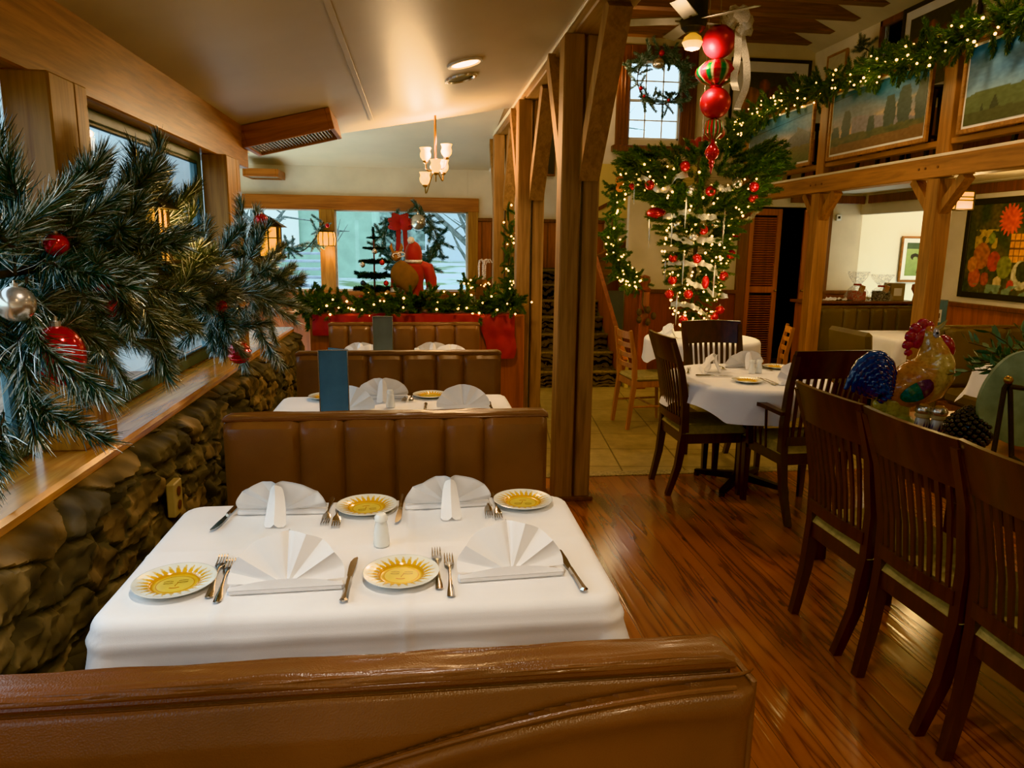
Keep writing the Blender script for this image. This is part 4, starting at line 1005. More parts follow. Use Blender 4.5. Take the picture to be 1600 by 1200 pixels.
# ------------------------------------------------------------------ lit garlands
gr,c=garland('fir_garland','long lit fir garland draped over the mezzanine rail above the landscapes',[(4.16,10.0,2.95),(4.16,9.4,3.08),(4.16,8.77,3.2),(4.15,7.5,3.22),(4.14,6.63,3.19),(4.14,5.94,3.17),(4.14,5.3,3.18),(4.14,4.6,3.24)],GF,420,.10,21,stuff=98,sc=(.9,1.4))
def alongpts(c,n,r,seed,face=None):
    q=random.Random(seed); out=[]
    for k in range(n):
        p=c[int(q.random()*(len(c)-1))]; v=rdir(q)
        if face: v=(v+Vector(face)).normalized()
        out.append(p+v*r)
    return out
fairy('warm fairy lights wound through the mezzanine rail garland',alongpts(c,120,.125,3,(-.7,-.3,-.1)),.0095)
gr,c=garland('fir_garland','lit fir garland winding down the stair handrail to the newel post',[(2.30,7.8,2.36),(2.15,7.8,2.18),(2.08,7.8,1.83),(2.12,7.8,1.5),(2.28,7.8,1.25),(2.42,7.8,1.18)],GF,190,.08,22,sc=(.75,1.15))
fairy('warm fairy lights on the stair handrail garland',alongpts(c,60,.10,4,(-.1,-.9,0)),.0095)
gr,c=garland('fir_garland','lit fir garland lying on the divider behind the farthest booth',[(-.97,6.12,1.08),(-.5,6.14,1.07),(0,6.12,1.08),(.5,6.14,1.07),(.86,6.1,1.12)],GF,260,.09,23,spread=(.6,1,.9),sc=(.8,1.2))
fairy('warm fairy lights on the divider garland',alongpts(c,46,.12,5,(0,-.9,-.1)),.0085)
gr,c=garland('fir_garland','lit fir garland hanging down the farthest timber post',[(.97,8.0,1.95),(1.0,8.0,1.6),(.98,8.0,1.3),(1.0,7.95,1.1)],GF,60,.06,24,sc=(.6,.9))
fairy('warm fairy lights on the farthest timber post',alongpts(c,16,.08,6,(0,-.9,0)),.0095)
gr,c=garland('pine_spray','frosted pine spray hung between the two far windows beside the lantern',[(-1.85,10.3,1.55),(-1.6,10.3,1.45),(-1.4,10.3,1.62),(-1.25,10.3,1.88)],GW,34,.06,25,sc=(.8,1.1),spread=(1,.4,1))
red3((-1.2,10.1,1.80),0,'red bauble on the pine spray above the ribbed lantern')
gr,c=garland('fir_garland','short lit fir spray beside the candy cane basket on the divider',[(.40,6.25,1.22),(.47,6.25,1.27),(.6,6.27,1.2)],GF,22,.05,26,sc=(.5,.7)); fairy('warm fairy lights on the short fir spray by the basket',alongpts(c,14,.07,7,(0,-.9,0)),.007)
# wreaths
def wreath(label,c,Rr,n,G,sc,seed,thin=.0):
    q=random.Random(seed); root=thing('wreath',label,'wreath',c); items=[]
    for k in range(n):
        a=q.uniform(0,2*pi); top=.5+.5*sin(a); 
        if thin and q.random()>(.35+.65*top): continue
        p=(c[0]+Rr*cos(a),c[1]-.03,c[2]+Rr*sin(a)); tg=Vector((-sin(a),0,cos(a)))*(1 if q.random()<.5 else -1); v=rdir(q); v.y*=.4
        items.append((p,(v*.9+tg*.8),q.uniform(*sc)))
    G.put(root,items); MB().tube([(Rr*cos(2*pi*k/36),-.03,Rr*sin(2*pi*k/36)) for k in range(37)],.008,6,cap=False).build('ring',M['stem'],root); return root
wreath('frosted pine wreath hung in front of the tall upper window',(3.36,10.34,3.86),.33,120,GW,(1.0,1.5),31,.4)
red5((3.33,10.22,4.18),0,'red bauble at the top of the upper window wreath'); bauble(.085,M['silver'],sc=(1,1,.9))((3.29,10.22,4.04),0,'large silver bauble under the top of the upper window wreath')
red3((3.07,10.25,3.72),0,'red bauble at the left of the upper window wreath'); red25((3.12,10.25,3.62),0,'tiny red berry bauble at the lower left of the upper window wreath'); red25((3.47,10.25,3.58),0,'tiny red berry bauble at the lower right of the upper window wreath')
wreath('large frosted pine wreath in the far picture window behind the doll',(-.10,10.28,1.60),.36,100,GW,(.9,1.5),32)
bauble(.11,M['silver'])((-.0,10.12,1.86),0,'large silver bauble on the far window wreath beside the red bow')
t=thing('ribbon_bow','red ribbon bow with long tails on the far window wreath','bow',(-.24,10.14,1.84)); bow=MB()
for d in((-1,0,.3),(1,0,.3),(-.6,0,.8),(.6,0,.8),(-.8,0,-.3),(.8,0,-.3)): loop((0,0,0),d,.08,.17)
bow.build('loops',M['redcl'],t,ang=180); mb=MB()
mb.grid(lambda u,v:(-.02+(v-.5)*.06-.01*u,-.03,-.40*u),10,2); mb.grid(lambda u,v:(.06+(v-.5)*.06+.02*u,-.02,-.42*u),10,2); mb.build('tails',M['redcl'],t,ang=180)
# ------------------------------------------------------------------ divider dressing
def cloth_():
    def f(u,v):
        x=-.86+1.66*u; k=.30*min(1,max(0,(x-.50)/.08))+.10*min(1,max(0,(-.35-x)/.1))+.045; w=.006*sin(x*55)+.010*noise.noise(Vector((x*7,v*3,0)))*(1 if x>.5 else .5)
        s=v*(.25+k); 
        if s<.22: return (x,6.36-s,1.008+.004*noise.noise(Vector((x*9,s*9,1))))
        e=s-.22; return (x+.03*noise.noise(Vector((x*8,e*6,4)))*e*4,6.045-.02*min(1,e*8)+w*min(1,e*8)+.02*noise.noise(Vector((x*12,e*8,2)))*min(1,e*6),1.005-e)
    return MB().grid(f,140,40)
tag(cloth_().build('red_cloth',M['redcl'],ang=180),'crumpled red cloth draped over the divider behind the farthest booth','cloth')
t=thing('tabletop_tree','small dark tinsel tree with spaced tiers on the divider left of the doll','christmas tree',(-.37,6.28,1.0)); items=[]; q=random.Random(3)
for z,n,sc_ in((1.62,4,.35),(1.53,6,.5),(1.42,7,.72),(1.30,8,.92),(1.19,8,1.0)):
    for k in range(n): a=2*pi*k/n+z*9; items.append(((-.37,6.28,z),(cos(a),sin(a),.12),sc_))
items.append(((-.37,6.28,1.60),(0,0,1),.6)); GS.put(t,items); MB().tube([(0,0,0),(0,0,.66)],[.010,.005],8).build('trunk',plain('tree_red_stem',(96,30,24)),t); MB().lathe([(.05,0),(.05,.03),(.015,.05)],14).build('base',M['trimd'],t)
cols=[('red',M['redball']),('silver',M['silver']),('green',plain('green_ornament',(20,90,66),.2,metal=.5)),('blue-grey',plain('slate_ornament',(66,76,92),.25,metal=.5)),('tan',plain('tan_ornament',(170,132,96),.5))]
for (x,z,k,l) in((-.46,1.40,1,'on the left of its third tier'),(-.30,1.42,0,'on the right of its third tier'),(-.46,1.25,3,'on the left of its fourth tier'),(-.27,1.25,0,'on the right of its fourth tier'),(-.48,1.13,0,'at its lower left'),(-.24,1.10,2,'at its lower right'),(-.26,1.17,4,'right of its stem low down'),(-.41,1.16,4,'left of its stem low down'),(-.36,1.51,1,'high by its stem')):
    bauble(.022,cols[k][1])((x,6.18,z),0,'%s bauble on the small tinsel tree %s'%(cols[k][0],l),'ornaments of the small tree')
# doll in a red coat seen from behind
t=thing('doll','doll in a red coat and fur-trimmed red hat, seen from behind, carrying a brown sack','doll',(-.04,6.26,1.005))
fur=plain('white_fur',(226,216,200),.9,.1,60,.6,200); skin=plain('doll_skin',(196,140,108),.6)
body=MB().lathe([(0,.02),(.06,.02),(.058,.2),(.07,.34),(.05,.40),(.035,.415),(.05,.435),(.056,.47),(.05,.51),(.025,.535),(0,.54)],20)
for s in(-1,1): body.tube([(s*.08,0,.39),(s*.125,-.01,.30),(s*.13,-.03,.20),(s*.13,-.035,.165)],[.025,.022,.016,.02],8)
body.build('body',skin,t)
coat=MB().lathe([(.105,.03),(.10,.06),(.085,.16),(.078,.24),(.095,.33),(.085,.39),(.04,.425)],24)
for s in(-1,1): coat.tube([(s*.06,0,.39),(s*.115,0,.37),(s*.145,-.01,.28),(s*.15,-.03,.20)],[.045,.055,.05,.044],12)
coat.build('coat',M['redcl'],t)
for s in(-1,1): MB().tube([(s*.15,-.03,.205),(s*.148,-.035,.17)],.05,12).build('cuff',fur,t)
MB().lathe([(.11,.03),(.115,.045),(.108,.06)],24).build('hem',fur,t)
MB().lathe([(.066,.425),(.072,.455),(.072,.50),(.06,.545),(.04,.575),(.015,.592),(0,.594)],18).build('hat',M['redcl'],t); hb=MB().lathe([(.066,.412),(.077,.424),(.074,.44)],18); hb.build('hat_band',fur,t); MB().ball((-.02,-.03,.60),.030,12,8).build('pompom',fur,t)
sk=MB(); sack_m=plain('brown_sack',(112,72,28),.85,.1,20,.4,120)
sk.grid(lambda u,v:(-.075+.115*sin(pi*v)**.75*cos(2*pi*u)-.06*(v-.5),-.115+.05*sin(pi*v)**.7*sin(2*pi*u),.17+.27*v),24,14).build('sack',sack_m,t)
rd=MB(); rd.ball((-.14,-.09,.47),.042,14,10,sc=(1,.9,1)).ball((-.145,-.125,.455),.022,10,8)
for s in(-1,1): rd.tube([(-.14+s*.028,-.085,.50),(-.14+s*.045,-.085,.545),(-.14+s*.04,-.085,.575)],[.012,.013,.003],8)
rd.build('plush_reindeer',plain('tan_plush',(150,98,54),.9,.1,30,.4,150),t); st_=MB(); st_.tube([(-.14+.03*cos(a/3),-.135,.475+.018*sin(a/3)) for a in range(19)],.005,6).tube([(-.10+.03*cos(a/3),-.13,.485+.018*sin(a/3)) for a in range(19)],.005,6).build('cord',fur,t)
# basket of candy canes
t=thing('candy_cane_basket','brown stump basket of striped candy canes on the divider near the middle post','basket',(.54,6.27,1.005))
MB().lathe([(0,0),(.05,0),(.055,.12),(.06,.28),(.052,.28),(.045,.03),(0,.03)],16).build('basket',plain('stump_brown',(92,56,30),.8,.2,20),t)
for k in range(5):
    a=k*1.3; x,y=.025*cos(a),.025*sin(a); MB().tube([(x,y,.1),(x*1.3,y*1.3,.40),(x*1.5+.01,y,.44),(x*1.6+.03,y,.45),(x*1.7+.045,y,.42)],.006,6).build('candy_cane',plain('candy_stripe',(206,186,176),.3,.3,90),t)
# ------------------------------------------------------------------ stairs
t=thing('staircase','carpeted wooden stairs rising behind the timber posts','stairs',(1.75,7.9,0))
def carpet():
    m,nt,b=newmat('floral_stair_carpet'); setp(b,.95,spec=.1); v=coords(nt); vo=nd(nt,'ShaderNodeTexVoronoi'); vo.inputs['Scale'].default_value=14; nt.links.new(v,vo.inputs['Vector'])
    n=noi(nt,v,30,3); w=nd(nt,'ShaderNodeTexWave',wave_type='RINGS'); w.inputs['Scale'].default_value=7; w.inputs['Distortion'].default_value=9; nt.links.new(v,w.inputs['Vector'])
    a=nd(nt,'ShaderNodeMath',operation='MULTIPLY'); nt.links.new(vo.outputs['Distance'],a.inputs[0]); nt.links.new(w.outputs['Fac'],a.inputs[1])
    c=ramp(nt,a.outputs[0],[(.0,(16,12,12)),(.14,(20,15,14)),(.22,(120,98,66)),(.30,(26,20,18)),(.45,(96,78,54))]); nt.links.new(c,b.inputs['Base Color']); return m
M['carpet']=carpet(); nosing=plain('worn_carpet_nosing',(112,90,52),.9,.2,40)
for k in range(7):
    y=.27*k; z=.18*k
    o=MB().box((0,y+.14 if k<6 else y+.6,z+.09),(1.0,.28 if k<6 else 1.2,.18),.006).build('step',M['carpet'],t)
    MB().tube([(-.5,y+.005,z+.172),(.5,y+.005,z+.172)],.016,8).build('nosing',nosing,o)
MB().rsweep([(-.53,-.05,.12),(-.53,1.65,1.30)],.05,.30).build('stringer',M['wains'],t); MB().rsweep([(.53,-.05,.20),(.53,1.65,1.42)],.05,.34).build('stringer',M['wains'],t)
MB().prism([(-.05,0),(1.7,0),(1.7,1.5),(-.05,.3)],.56,.60,Matrix(((0,0,1,0),(1,0,0,0),(0,1,0,0),(0,0,0,1)))).build('side_panel',plain('ochre_plaster',(186,160,92),.8,.05,3),t)
t=thing('upper_stair_flight','upper wooden stair flight climbing right from the landing behind the tree','stairs',(2.3,9.9,1.26))
MB().rsweep([(.0,-.42,.0),(2.0,-.42,1.06)],.05,.32,(0,1,0)).build('stringer',M['oak_x'],t); MB().rsweep([(.0,-.45,.14),(2.0,-.45,1.20)],.06,.05,(0,1,0)).build('cap_rail',M['trimd'],t)
for k in range(6): MB().box((.15+.3*k,0,.05+.17*k),(.3,.8,.1),.004).build('tread',M['oak_x'],t)
struct('trim_15',MB().rsweep([(2.28,10.45,1.95),(4.4,10.45,3.05)],.08,.05,(0,1,0)),M['trimd'])
struct('wall_landing',MB().prism([(0,0),(1.9,0),(1.9,1.05)],-.02,.02,Matrix(((1,0,0,2.35),(0,0,-1,9.42),(0,1,0,1.0),(0,0,0,1)))),M['redwd'],smooth=False)
struct('trim_16',MB().box((3.35,10.44,2.35),(1.6,.02,.75),.002),plain('pale_ochre_wall',(214,186,118),.8,.04,2))  # wall panel in one even pale ochre
t=thing('newel_post','dark turned newel post at the foot of the stair garland','post',(2.47,7.8,0))
MB().box((0,0,.55),(.115,.115,1.1),.01).build('shaft',M['redwd'],t); MB().lathe([(.075,1.1),(.08,1.12),(.05,1.14),(.055,1.17),(.07,1.21),(.05,1.26),(0,1.275)],20).build('cap',M['redwd'],t)
t=thing('pine_cone_cluster','cluster of brown pine cones tied to the newel post','pine cones',(2.47,7.72,.86)); q=random.Random(4)
for k in range(5): a=k*1.26; MB().ball((.09*cos(a),-.02,.07*sin(a)-.03),.035,10,8,sc=(.9,.9,1.2)).build('cone',plain('cone_brown',(62,44,28),.8,.3,40,.8,60),t)
MB().tube([(-.03,0,.25),(-.04,-.01,.1),(0,-.02,0)],.008,6).build('cord',M['stem'],t)
t=thing('gingerbread_ornament','orange ball ornament topping the stair handrail garland','ornament',(2.13,7.72,2.26)); MB().ball((0,0,0),.052,14,10).ball((0,0,-.075),.045,12,8).build('ball',plain('amber_orange',(176,96,24),.35,.15,10),t)
# ------------------------------------------------------------------ mezzanine
t=thing('mezzanine_beam','long honey-coloured timber beam carrying the mezzanine','beam',(4.3,6,2.25)); MB().box((0,-.1,0),(.16,6.2,.165),.006).build('beam',M['oak_y'],t)
pg=MB()
for y in(-.35,-.2,-.12,1.40,1.52,1.62,-1.9): pg.lathe([(.011,0),(.011,.006),(0,.008)],8,(-.08,y,0),Matrix.Rotation(radians(-90),3,'Y'))
pg.build('pegs',M['trimd'],t)
for y,l in((7.52,'mezzanine post with Y braces nearer the louvred doors'),(5.70,'mezzanine post with Y braces behind the ceramic rooster'),(3.9,'mezzanine post with Y braces beyond the right frame edge')):
    t=thing('braced_post',l,'post',(4.3,y,0)); MB().box((0,0,1.08),(.15,.15,2.16),.006).build('upright',M['oak_z'],t)
    for s in(-1,1): MB().rsweep([(0,s*.05,1.90),(0,s*.30,2.165)],.09,.07).build('brace',M['oak_z'],t)
for y,l in((9.42,'upper rail post at the far end of the landscapes'),(7.55,'upper rail post between the far and middle landscapes'),(5.69,'upper rail post between the middle and near landscapes'),(3.9,'upper rail post beyond the right frame edge')):
    tag(MB().box((4.33,y,2.82),(.13,.15,.97),.005).build('rail_post',M['oak_z']),l,'post')
t=thing('mezzanine_rail','wooden top and bottom rails of the mezzanine balustrade','railing',(4.33,6.6,2.4))
MB().box((0,0,.87),(.14,5.8,.06),.008).build('top_rail',M['oak_y'],t); MB().box((0,0,.05),(.10,5.8,.045),.004).build('bottom_rail',M['oak_y'],t)
struct('trim_17',MB().box((5.69,6.5,2.75),(.03,8,.75),.002),M['wains'])
def paintobj(name,label,cat,w,h,M4,fn,frame,fw=.03,mat=None,matw=0,nu=130,group=None,depth=.03):
    """picture in local x (width) / z (height), facing -y"""
    t=thing(name,label,cat,(0,0,0),0,group); t.matrix_world=M4; f=MB()
    for a in((-w/2-fw,-w/2,-h/2-fw,h/2+fw),(w/2,w/2+fw,-h/2-fw,h/2+fw),(-w/2,w/2,-h/2-fw,-h/2),(-w/2,w/2,h/2,h/2+fw)): f.box(((a[0]+a[1])/2,0,(a[2]+a[3])/2),(a[1]-a[0],depth,a[3]-a[2]),.004)
    f.build('frame',frame,t); iw,ih=w-2*matw,h-2*matw
    if matw: MB().box((0,.004,0),(w,.008,h),.001).build('mat',M['white'],t)
    MB().grid(lambda u,v:((u-.5)*iw,-.003,(v-.5)*ih),nu,max(8,int(nu*ih/iw)),lambda u,v:lin([max(0,min(255,x)) for x in fn(u,v)])).build('canvas',M['paint'],t,ang=180)
    MB().box((0,.012,0),(w,.008,h),.001).build('backing',M['trimd'],t); return t
def mixl(a,b,k): k=max(0,min(1,k)); return [x+(y-x)*k for x,y in zip(a,b)]
N=lambda x,y,s=0:noise.noise(Vector((x,y,s)))
def land(kind):
    def f(u,v):
        sky=mixl((196,150,120),(66,112,142),(v-.25)/.55+.25*N(u*3,v*5,kind)); sky=mixl(sky,(170,176,170),.5*max(0,N(u*4+9,v*7,kind+3))); 
        if kind==2: sky=mixl(sky,(214,170,120),max(0,1-abs(v-(.30+.35*u))/.05)*.5)
        if kind==3: sky=mixl((150,176,180),(58,110,150),v+.3*N(u*3,v*4,7))
        c=sky; g=14*N(u*30,v*30,5)
        if kind==1:
            if v<.62-.9*abs(u-.30)-.02*N(u*9,0): c=(74,92,58)
            elif v<.58-.9*abs(u-.80)+.1*(u>.8): c=(104,104,104)
            if v<.30+.03*N(u*8,2): c=mixl((86,92,58),(108,92,62),v*3)
        elif kind==2:
            if v<.42+.12*sin(u*4+.5)+.03*N(u*8,1) and u>.25: c=(128,122,130)
            for (a,w,h) in((.18,.055,.68),(.47,.045,.50),(.66,.06,.72),(.80,.07,.80),(.97,.07,.82),(.05,.06,.45)):
                if v<h and abs(u-a)<w*(.55+.45*sin(min(1,(h-v)/.5)*2.6))+.012*N(v*16,u*9,a*9): c=(58,74,76)
            if v<.27+.03*N(u*10,4): c=mixl((54,66,50),(92,84,56),.5+N(u*12,v*12))
            if v<.13+.05*u: c=(112,78,50)
        else:
            if v<.30+.22*exp(-((u-.75)/.35)**2)+.1*exp(-((u-.15)/.2)**2)+.02*N(u*9,1): c=(78,92,60)
            for (a,w,h) in((.22,.05,.34),(.60,.05,.46),(.9,.03,.3),(.13,.03,.26)):
                if 0<h-v<h and abs(u-a)<w*(h-v)/.25: c=(30,44,34)
            if v<.16+.02*N(u*14,3): c=(62,68,42)
        return [x+g for x in c]
    return f
def MX(x,y,z): return Matrix(((0,1,0,x),(-1,0,0,y),(0,0,1,z),(0,0,0,1)))   # faces -x
for k,(y0,y1,l) in enumerate(((7.68,9.32,'far landscape painting with green and grey mountains on the mezzanine rail'),(5.84,7.40,'middle landscape painting with dark cypress trees on the mezzanine rail'),(4.02,5.52,'near landscape painting with green hills and firs on the mezzanine rail'))):
    paintobj('landscape_painting',l,'painting',y1-y0-.1,.62,MX(4.24,(y0+y1)/2,2.82),land(k+1),M['oak_y'],.035,matw=.022,group='landscapes on the rail')
def stilllife(u,v):
    u=(u*1.5)%1.0
    c=mixl((34,46,22),(78,66,32),.5+1.2*N(u*7,v*7,2)); g=34*N(u*26,v*26,3)
    if (u-.56)**2+((v-.82)*.85)**2<.018*(1+.35*sin(18*atan2(v-.82,u-.56))): c=(196,72,34)
    if .10<u<.42 and .5<v<.72 and N(u*14,v*14,6)>-.05: c=(176,140,58)
    if .60<u<.98 and .36<v<.66: c=mixl((206,136,42),(90,48,20),1 if (u*14)%1<.18 or (v*12)%1<.2 else 0)
    for (a,b,r,q) in((.22,.42,.12,(170,92,30)),(.40,.36,.09,(176,60,34)),(.15,.17,.09,(186,84,44)),(.30,.16,.06,(160,70,34)),(.55,.30,.10,(120,120,52)),(.78,.22,.13,(196,186,150)),(.80,.26,.09,(38,44,30)),(.10,.32,.07,(196,120,50)),(.48,.12,.06,(206,180,130)),(.66,.10,.05,(180,60,40)),(.34,.62,.05,(120,130,60)),(.90,.12,.06,(150,140,90))):
        if (u-a)**2+((v-b)*.8)**2<r*r: c=mixl(q,(40,30,14),max(0,.5*N(u*20,v*20,a)))
    if v<.10 and N(u*9,v*9,1)>0: c=(120,140,120)
    return [x+g for x in c]
paintobj('still_life_painting','large dark-framed still life painting with an orange sun on the right wall','painting',1.40,.88,MX(5.70,6.33,1.60),stilllife,M['black'],.06,nu=150)
def pumpkins(u,v):
    c=mixl((72,70,52),(46,44,36),v+.5*N(u*6,v*6)); 
    for (a,b,r,q) in((.16,.42,.24,(196,116,40)),(.62,.55,.17,(120,62,34)),(.40,.75,.10,(170,90,60)),(.85,.60,.13,(96,84,52)),(.45,.30,.18,(78,92,44)),(.80,.25,.15,(150,96,52))):
        d=((u-a)**2+((v-b)*.8)**2)/(r*r)
        if d<1: c=mixl(q,[x*.5 for x in q],.6*d+.5*abs(sin((u-a)*26)))
    return [x+12*N(u*25,v*25,5) for x in c]
MYF=lambda x,y,z:Matrix(((1,0,0,x),(0,1,0,y),(0,0,1,z),(0,0,0,1)))
paintobj('harvest_painting','black-framed harvest painting on the far upper wall behind the rail garland','painting',1.12,1.02,MYF(5.05,10.47,3.68),pumpkins,M['black'],.045,matw=.14)
paintobj('harvest_painting','black-framed harvest painting high on the right upper wall','painting',1.15,1.0,MX(5.67,7.85,3.78),pumpkins,M['black'],.05,matw=.10)
paintobj('framed_print','small plain wood-framed print in the upper corner beside the far wall','picture',.42,.30,MX(5.68,9.85,4.02),lambda u,v:(196,186,160),M['oak_y'],.03,nu=20)
def horse(u,v):
    c=mixl((128,146,84),(150,164,100),v+.3*N(u*5,v*5)); 
    if v>.82: c=(70,86,60)
    k=N(u*30,v*30)*.01
    if ((u-.55)/.24)**2+((v-.52)/.15)**2<1+k*8: c=(58,46,42)
    if ((u-.22)/.11)**2+((v-.58)/.10)**2<1 and not((u-.24)/.06)**2+((v-.52)/.06)**2<1: c=(40,34,32)
    for a,b in((.38,.30),(.45,.34),(.68,.70),(.76,.80)):
        x=a+(b-a)*(1-v/.45)
        if .08<v<.46 and abs(u-x)<.028: c=(46,38,36)
    if ((u-.84)/.07)**2+((v-.60)/.16)**2<1: c=(54,44,40)
    return c
paintobj('horse_picture','wood-framed picture of a dark horse on a green field in the bright alcove','picture',.72,.58,MYF(7.13,9.58,1.45),horse,M['oak_x'],.03,matw=.06,nu=110)
t=thing('rail_window','small upper window high on the right wall beside the frosted spray','window',(5.69,8.68,3.98)); f=MB()
for a in((-.24,-.19,-.35,.35),(.19,.24,-.35,.35),(-.24,.24,-.35,-.28),(-.24,.24,.28,.35)): f.box((0,(a[0]+a[1])/2,(a[2]+a[3])/2),(.05,a[1]-a[0],a[3]-a[2]),.004)
f.build('frame',M['trimd'],t); MB().box((.02,0,0),(.01,.38,.56),.001).build('pane',M['glass'],t)
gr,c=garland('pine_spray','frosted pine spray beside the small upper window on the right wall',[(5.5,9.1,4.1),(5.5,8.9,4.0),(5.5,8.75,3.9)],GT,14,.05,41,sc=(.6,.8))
for k,(y,l) in enumerate(((8.4,'dark bar stool behind the far landscape'),(7.0,'dark bar stool behind the middle landscape, farther one'),(6.3,'dark bar stool behind the middle landscape, nearer one'),(5.0,'dark bar stool behind the near landscape'))):
    t=thing('bar_stool',l,'stool',(4.62,y,2.36),0,'stools on the mezzanine')
    for sx in(-1,1):
        for sy in(-1,1): MB().rsweep([(sx*.17,sy*.17,0),(sx*.12,sy*.12,.6)],.03,.03).build('leg',M['black'],t)
    MB().lathe([(0,.6),(.17,.6),(.18,.62),(.17,.64),(0,.65)],20).build('seat',M['black'],t); MB().box((0,-.15,.2),(.3,.02,.03),.002).build('foot_rail',M['black'],t)
# poinsettia cluster and figure glow behind the tree top
t=thing('red_flower_spray','spray of red mesh flowers behind the top of the upside-down tree','flowers',(3.30,8.45,2.80)); q=random.Random(2)
for k in range(7): MB().ball((-.17+.06*k+q.uniform(-.02,.02),q.uniform(-.04,.04),-.10+.035*k+q.uniform(-.03,.03)),.065,10,7).build('bloom',M['redcl'],t)
# dark frames high on the stair wall
for x,z,l in((1.69,2.70,'narrow dark panel hung on the stair wall, left one'),(1.875,2.92,'narrow dark panel hung on the stair wall, right one')):
    t=thing('wall_panel',l,'picture',(x,10.46,z)); MB().box((0,0,0),(.12,.03,.76),.006).build('frame',M['trimd'],t); MB().box((0,-.014,0),(.09,.012,.70),.003).build('panel',M['black'],t)
# ceiling fan
t=thing('ceiling_fan','black ceiling fan with thin pale blades under the tie beams','fan',(2.28,6.2,3.42))
MB().lathe([(.0,-.10),(.06,-.10),(.10,-.06),(.11,.0),(.11,.18),(.08,.22),(.02,.24),(.02,.95)],24).build('motor',M['black'],t); bl=plain('fan_blade',(84,80,74),.35)
for k in range(5):
    a=2*pi*k/5+.35; o=MB().box((.33,0,0),(.46,.12,.008),.003,Matrix.Rotation(radians(12),3,'X')).build('blade',bl,t); o.rotation_euler=(0,0,a); MB().box((.10,0,.0),(.1,.03,.012),.002).build('bracket',M['iron'],o)
MB().lathe([(.03,-.10),(.07,-.13),(.085,-.17),(.06,-.22),(0,-.24)],20).build('lamp_globe',glow('amber_globe',(200,140,30),.5),t)
# ------------------------------------------------------------------ right-hand booths and tables
OL=M['leather2']
b=[4.42,4.70,4.86,5.02,5.18,5.34,5.64]
booth(7.62,'olive leather booth with a wooden cap near the bright alcove',front=b,rear=False,x0=4.40,x1=5.66,zt=.955,lm=OL)
booth(5.56,'olive leather booth behind the ceramic rooster at the right',front=[4.34,4.90,5.30,5.64],rear=True,x0=4.32,x1=5.66,zt=.965,lm=OL)
t=thing('serving_shelf','wooden shelf cap behind the alcove-side booth','shelf',(5.0,7.83,0)); MB().box((0,0,.985),(1.4,.36,.03),.006).build('top',M['trimd'],t); MB().box((0,.05,.48),(1.3,.2,.96),.01).build('front',M['wains'],t)
pedestal_table('booth_table','table under a white cloth between the two olive booths',(5.05,6.62,0),1.12,.72)
tag(sqcloth(1.14,.74,.26,.7495,.03,seed=7).build('tablecloth',M['linen'],ang=180,loc=(5.05,6.62,0)),'white cloth on the table between the two olive booths','tablecloth')
pedestal_table('booth_table','table under a white cloth behind the eucalyptus at the right frame edge',(4.72,4.5,0),1.12,.72)
tag(sqcloth(1.14,.74,.26,.7495,.03,seed=8).build('tablecloth',M['linen'],ang=180,loc=(4.72,4.5,0)),'white cloth behind the eucalyptus at the right frame edge','tablecloth')
nap((4.45,4.62,ZT),0,'white fan napkin on the table behind the eucalyptus','fan-folded napkins')
t=thing('leather_chair','low olive leather side chair left of the table by the booths','chair',(4.0,6.0,0)); MB().box((-.16,0,.62),(.07,.62,.52),.03,Matrix.Rotation(radians(-6),3,'Y')).build('backrest',OL,t); MB().box((.08,0,.40),(.46,.56,.11),.035).build('seat',OL,t)
for sx in(-1,1):
    for sy in(-1,1): MB().rsweep([(sx*.17+.04,sy*.22,0),(sx*.17+.04,sy*.22,.35)],.04,.04).build('leg',M['maho'],t)
menu('menu','blue menu with a pale label panel standing beyond the olive booth',(4.90,6.42,ZT),-.1,.16,.36,M['carton'],.9,True)
# gifts on the shelf
cello,nt_,b_=newmat('cellophane'); setp(b_,.12,spec=.8); b_.inputs['Base Color'].default_value=(.8,.8,.8,1); rs_=noi(nt_,coords(nt_),38,3,.6,1.5); nt_.links.new(ramp(nt_,rs_.outputs['Fac'],[(.42,(30,30,30)),(.5,(190,190,190)),(.58,(30,30,30))]),b_.inputs['Alpha'])
for k,(x,h,l) in enumerate(((5.0,.33,'cellophane-wrapped gift basket with a red ribbon on the shelf'),(5.30,.30,'cellophane-wrapped gift basket with dark box on the shelf, right one'))):
    t=thing('gift_basket',l,'gift basket',(x,7.80,1.0)); q=random.Random(k+60)
    MB().box((0,0,.055),(.16,.13,.11),.01).build('contents',M['redcl'] if k==0 else M['black'],t)
    MB().box((.03,-.04,.13),(.05,.05,.09),.006,Matrix.Rotation(.3,3,'Y')).build('packet',plain('packet_cream',(170,120,80),.5),t)
    def cw(u,v,q=q,k=k):
        r=(.095*(1-(v/.55)**3)+.03) if v<.55 else .03+.10*((v-.55)/.45)**.8
        r*=1+.30*noise.noise(Vector((cos(2*pi*u)*3,sin(2*pi*u)*3,v*4+k*9))); return (r*cos(2*pi*u),r*sin(2*pi*u)*.8,h*v)
    MB().grid(cw,30,18).build('cellophane',cello,t,False); MB().lathe([(.04,h*.52),(.045,h*.55),(.04,h*.58)],14).build('ribbon',M['redcl'],t)
t=thing('carton_box','pale carton standing on the shelf beside the gift baskets','box',(5.50,7.86,1.0)); MB().box((0,0,.10),(.18,.14,.20),.004).build('box',plain('pale_carton',(150,132,104),.7),t); MB().box((0,-.072,.10),(.10,.003,.09),.001).build('label_panel',M['white'],t)
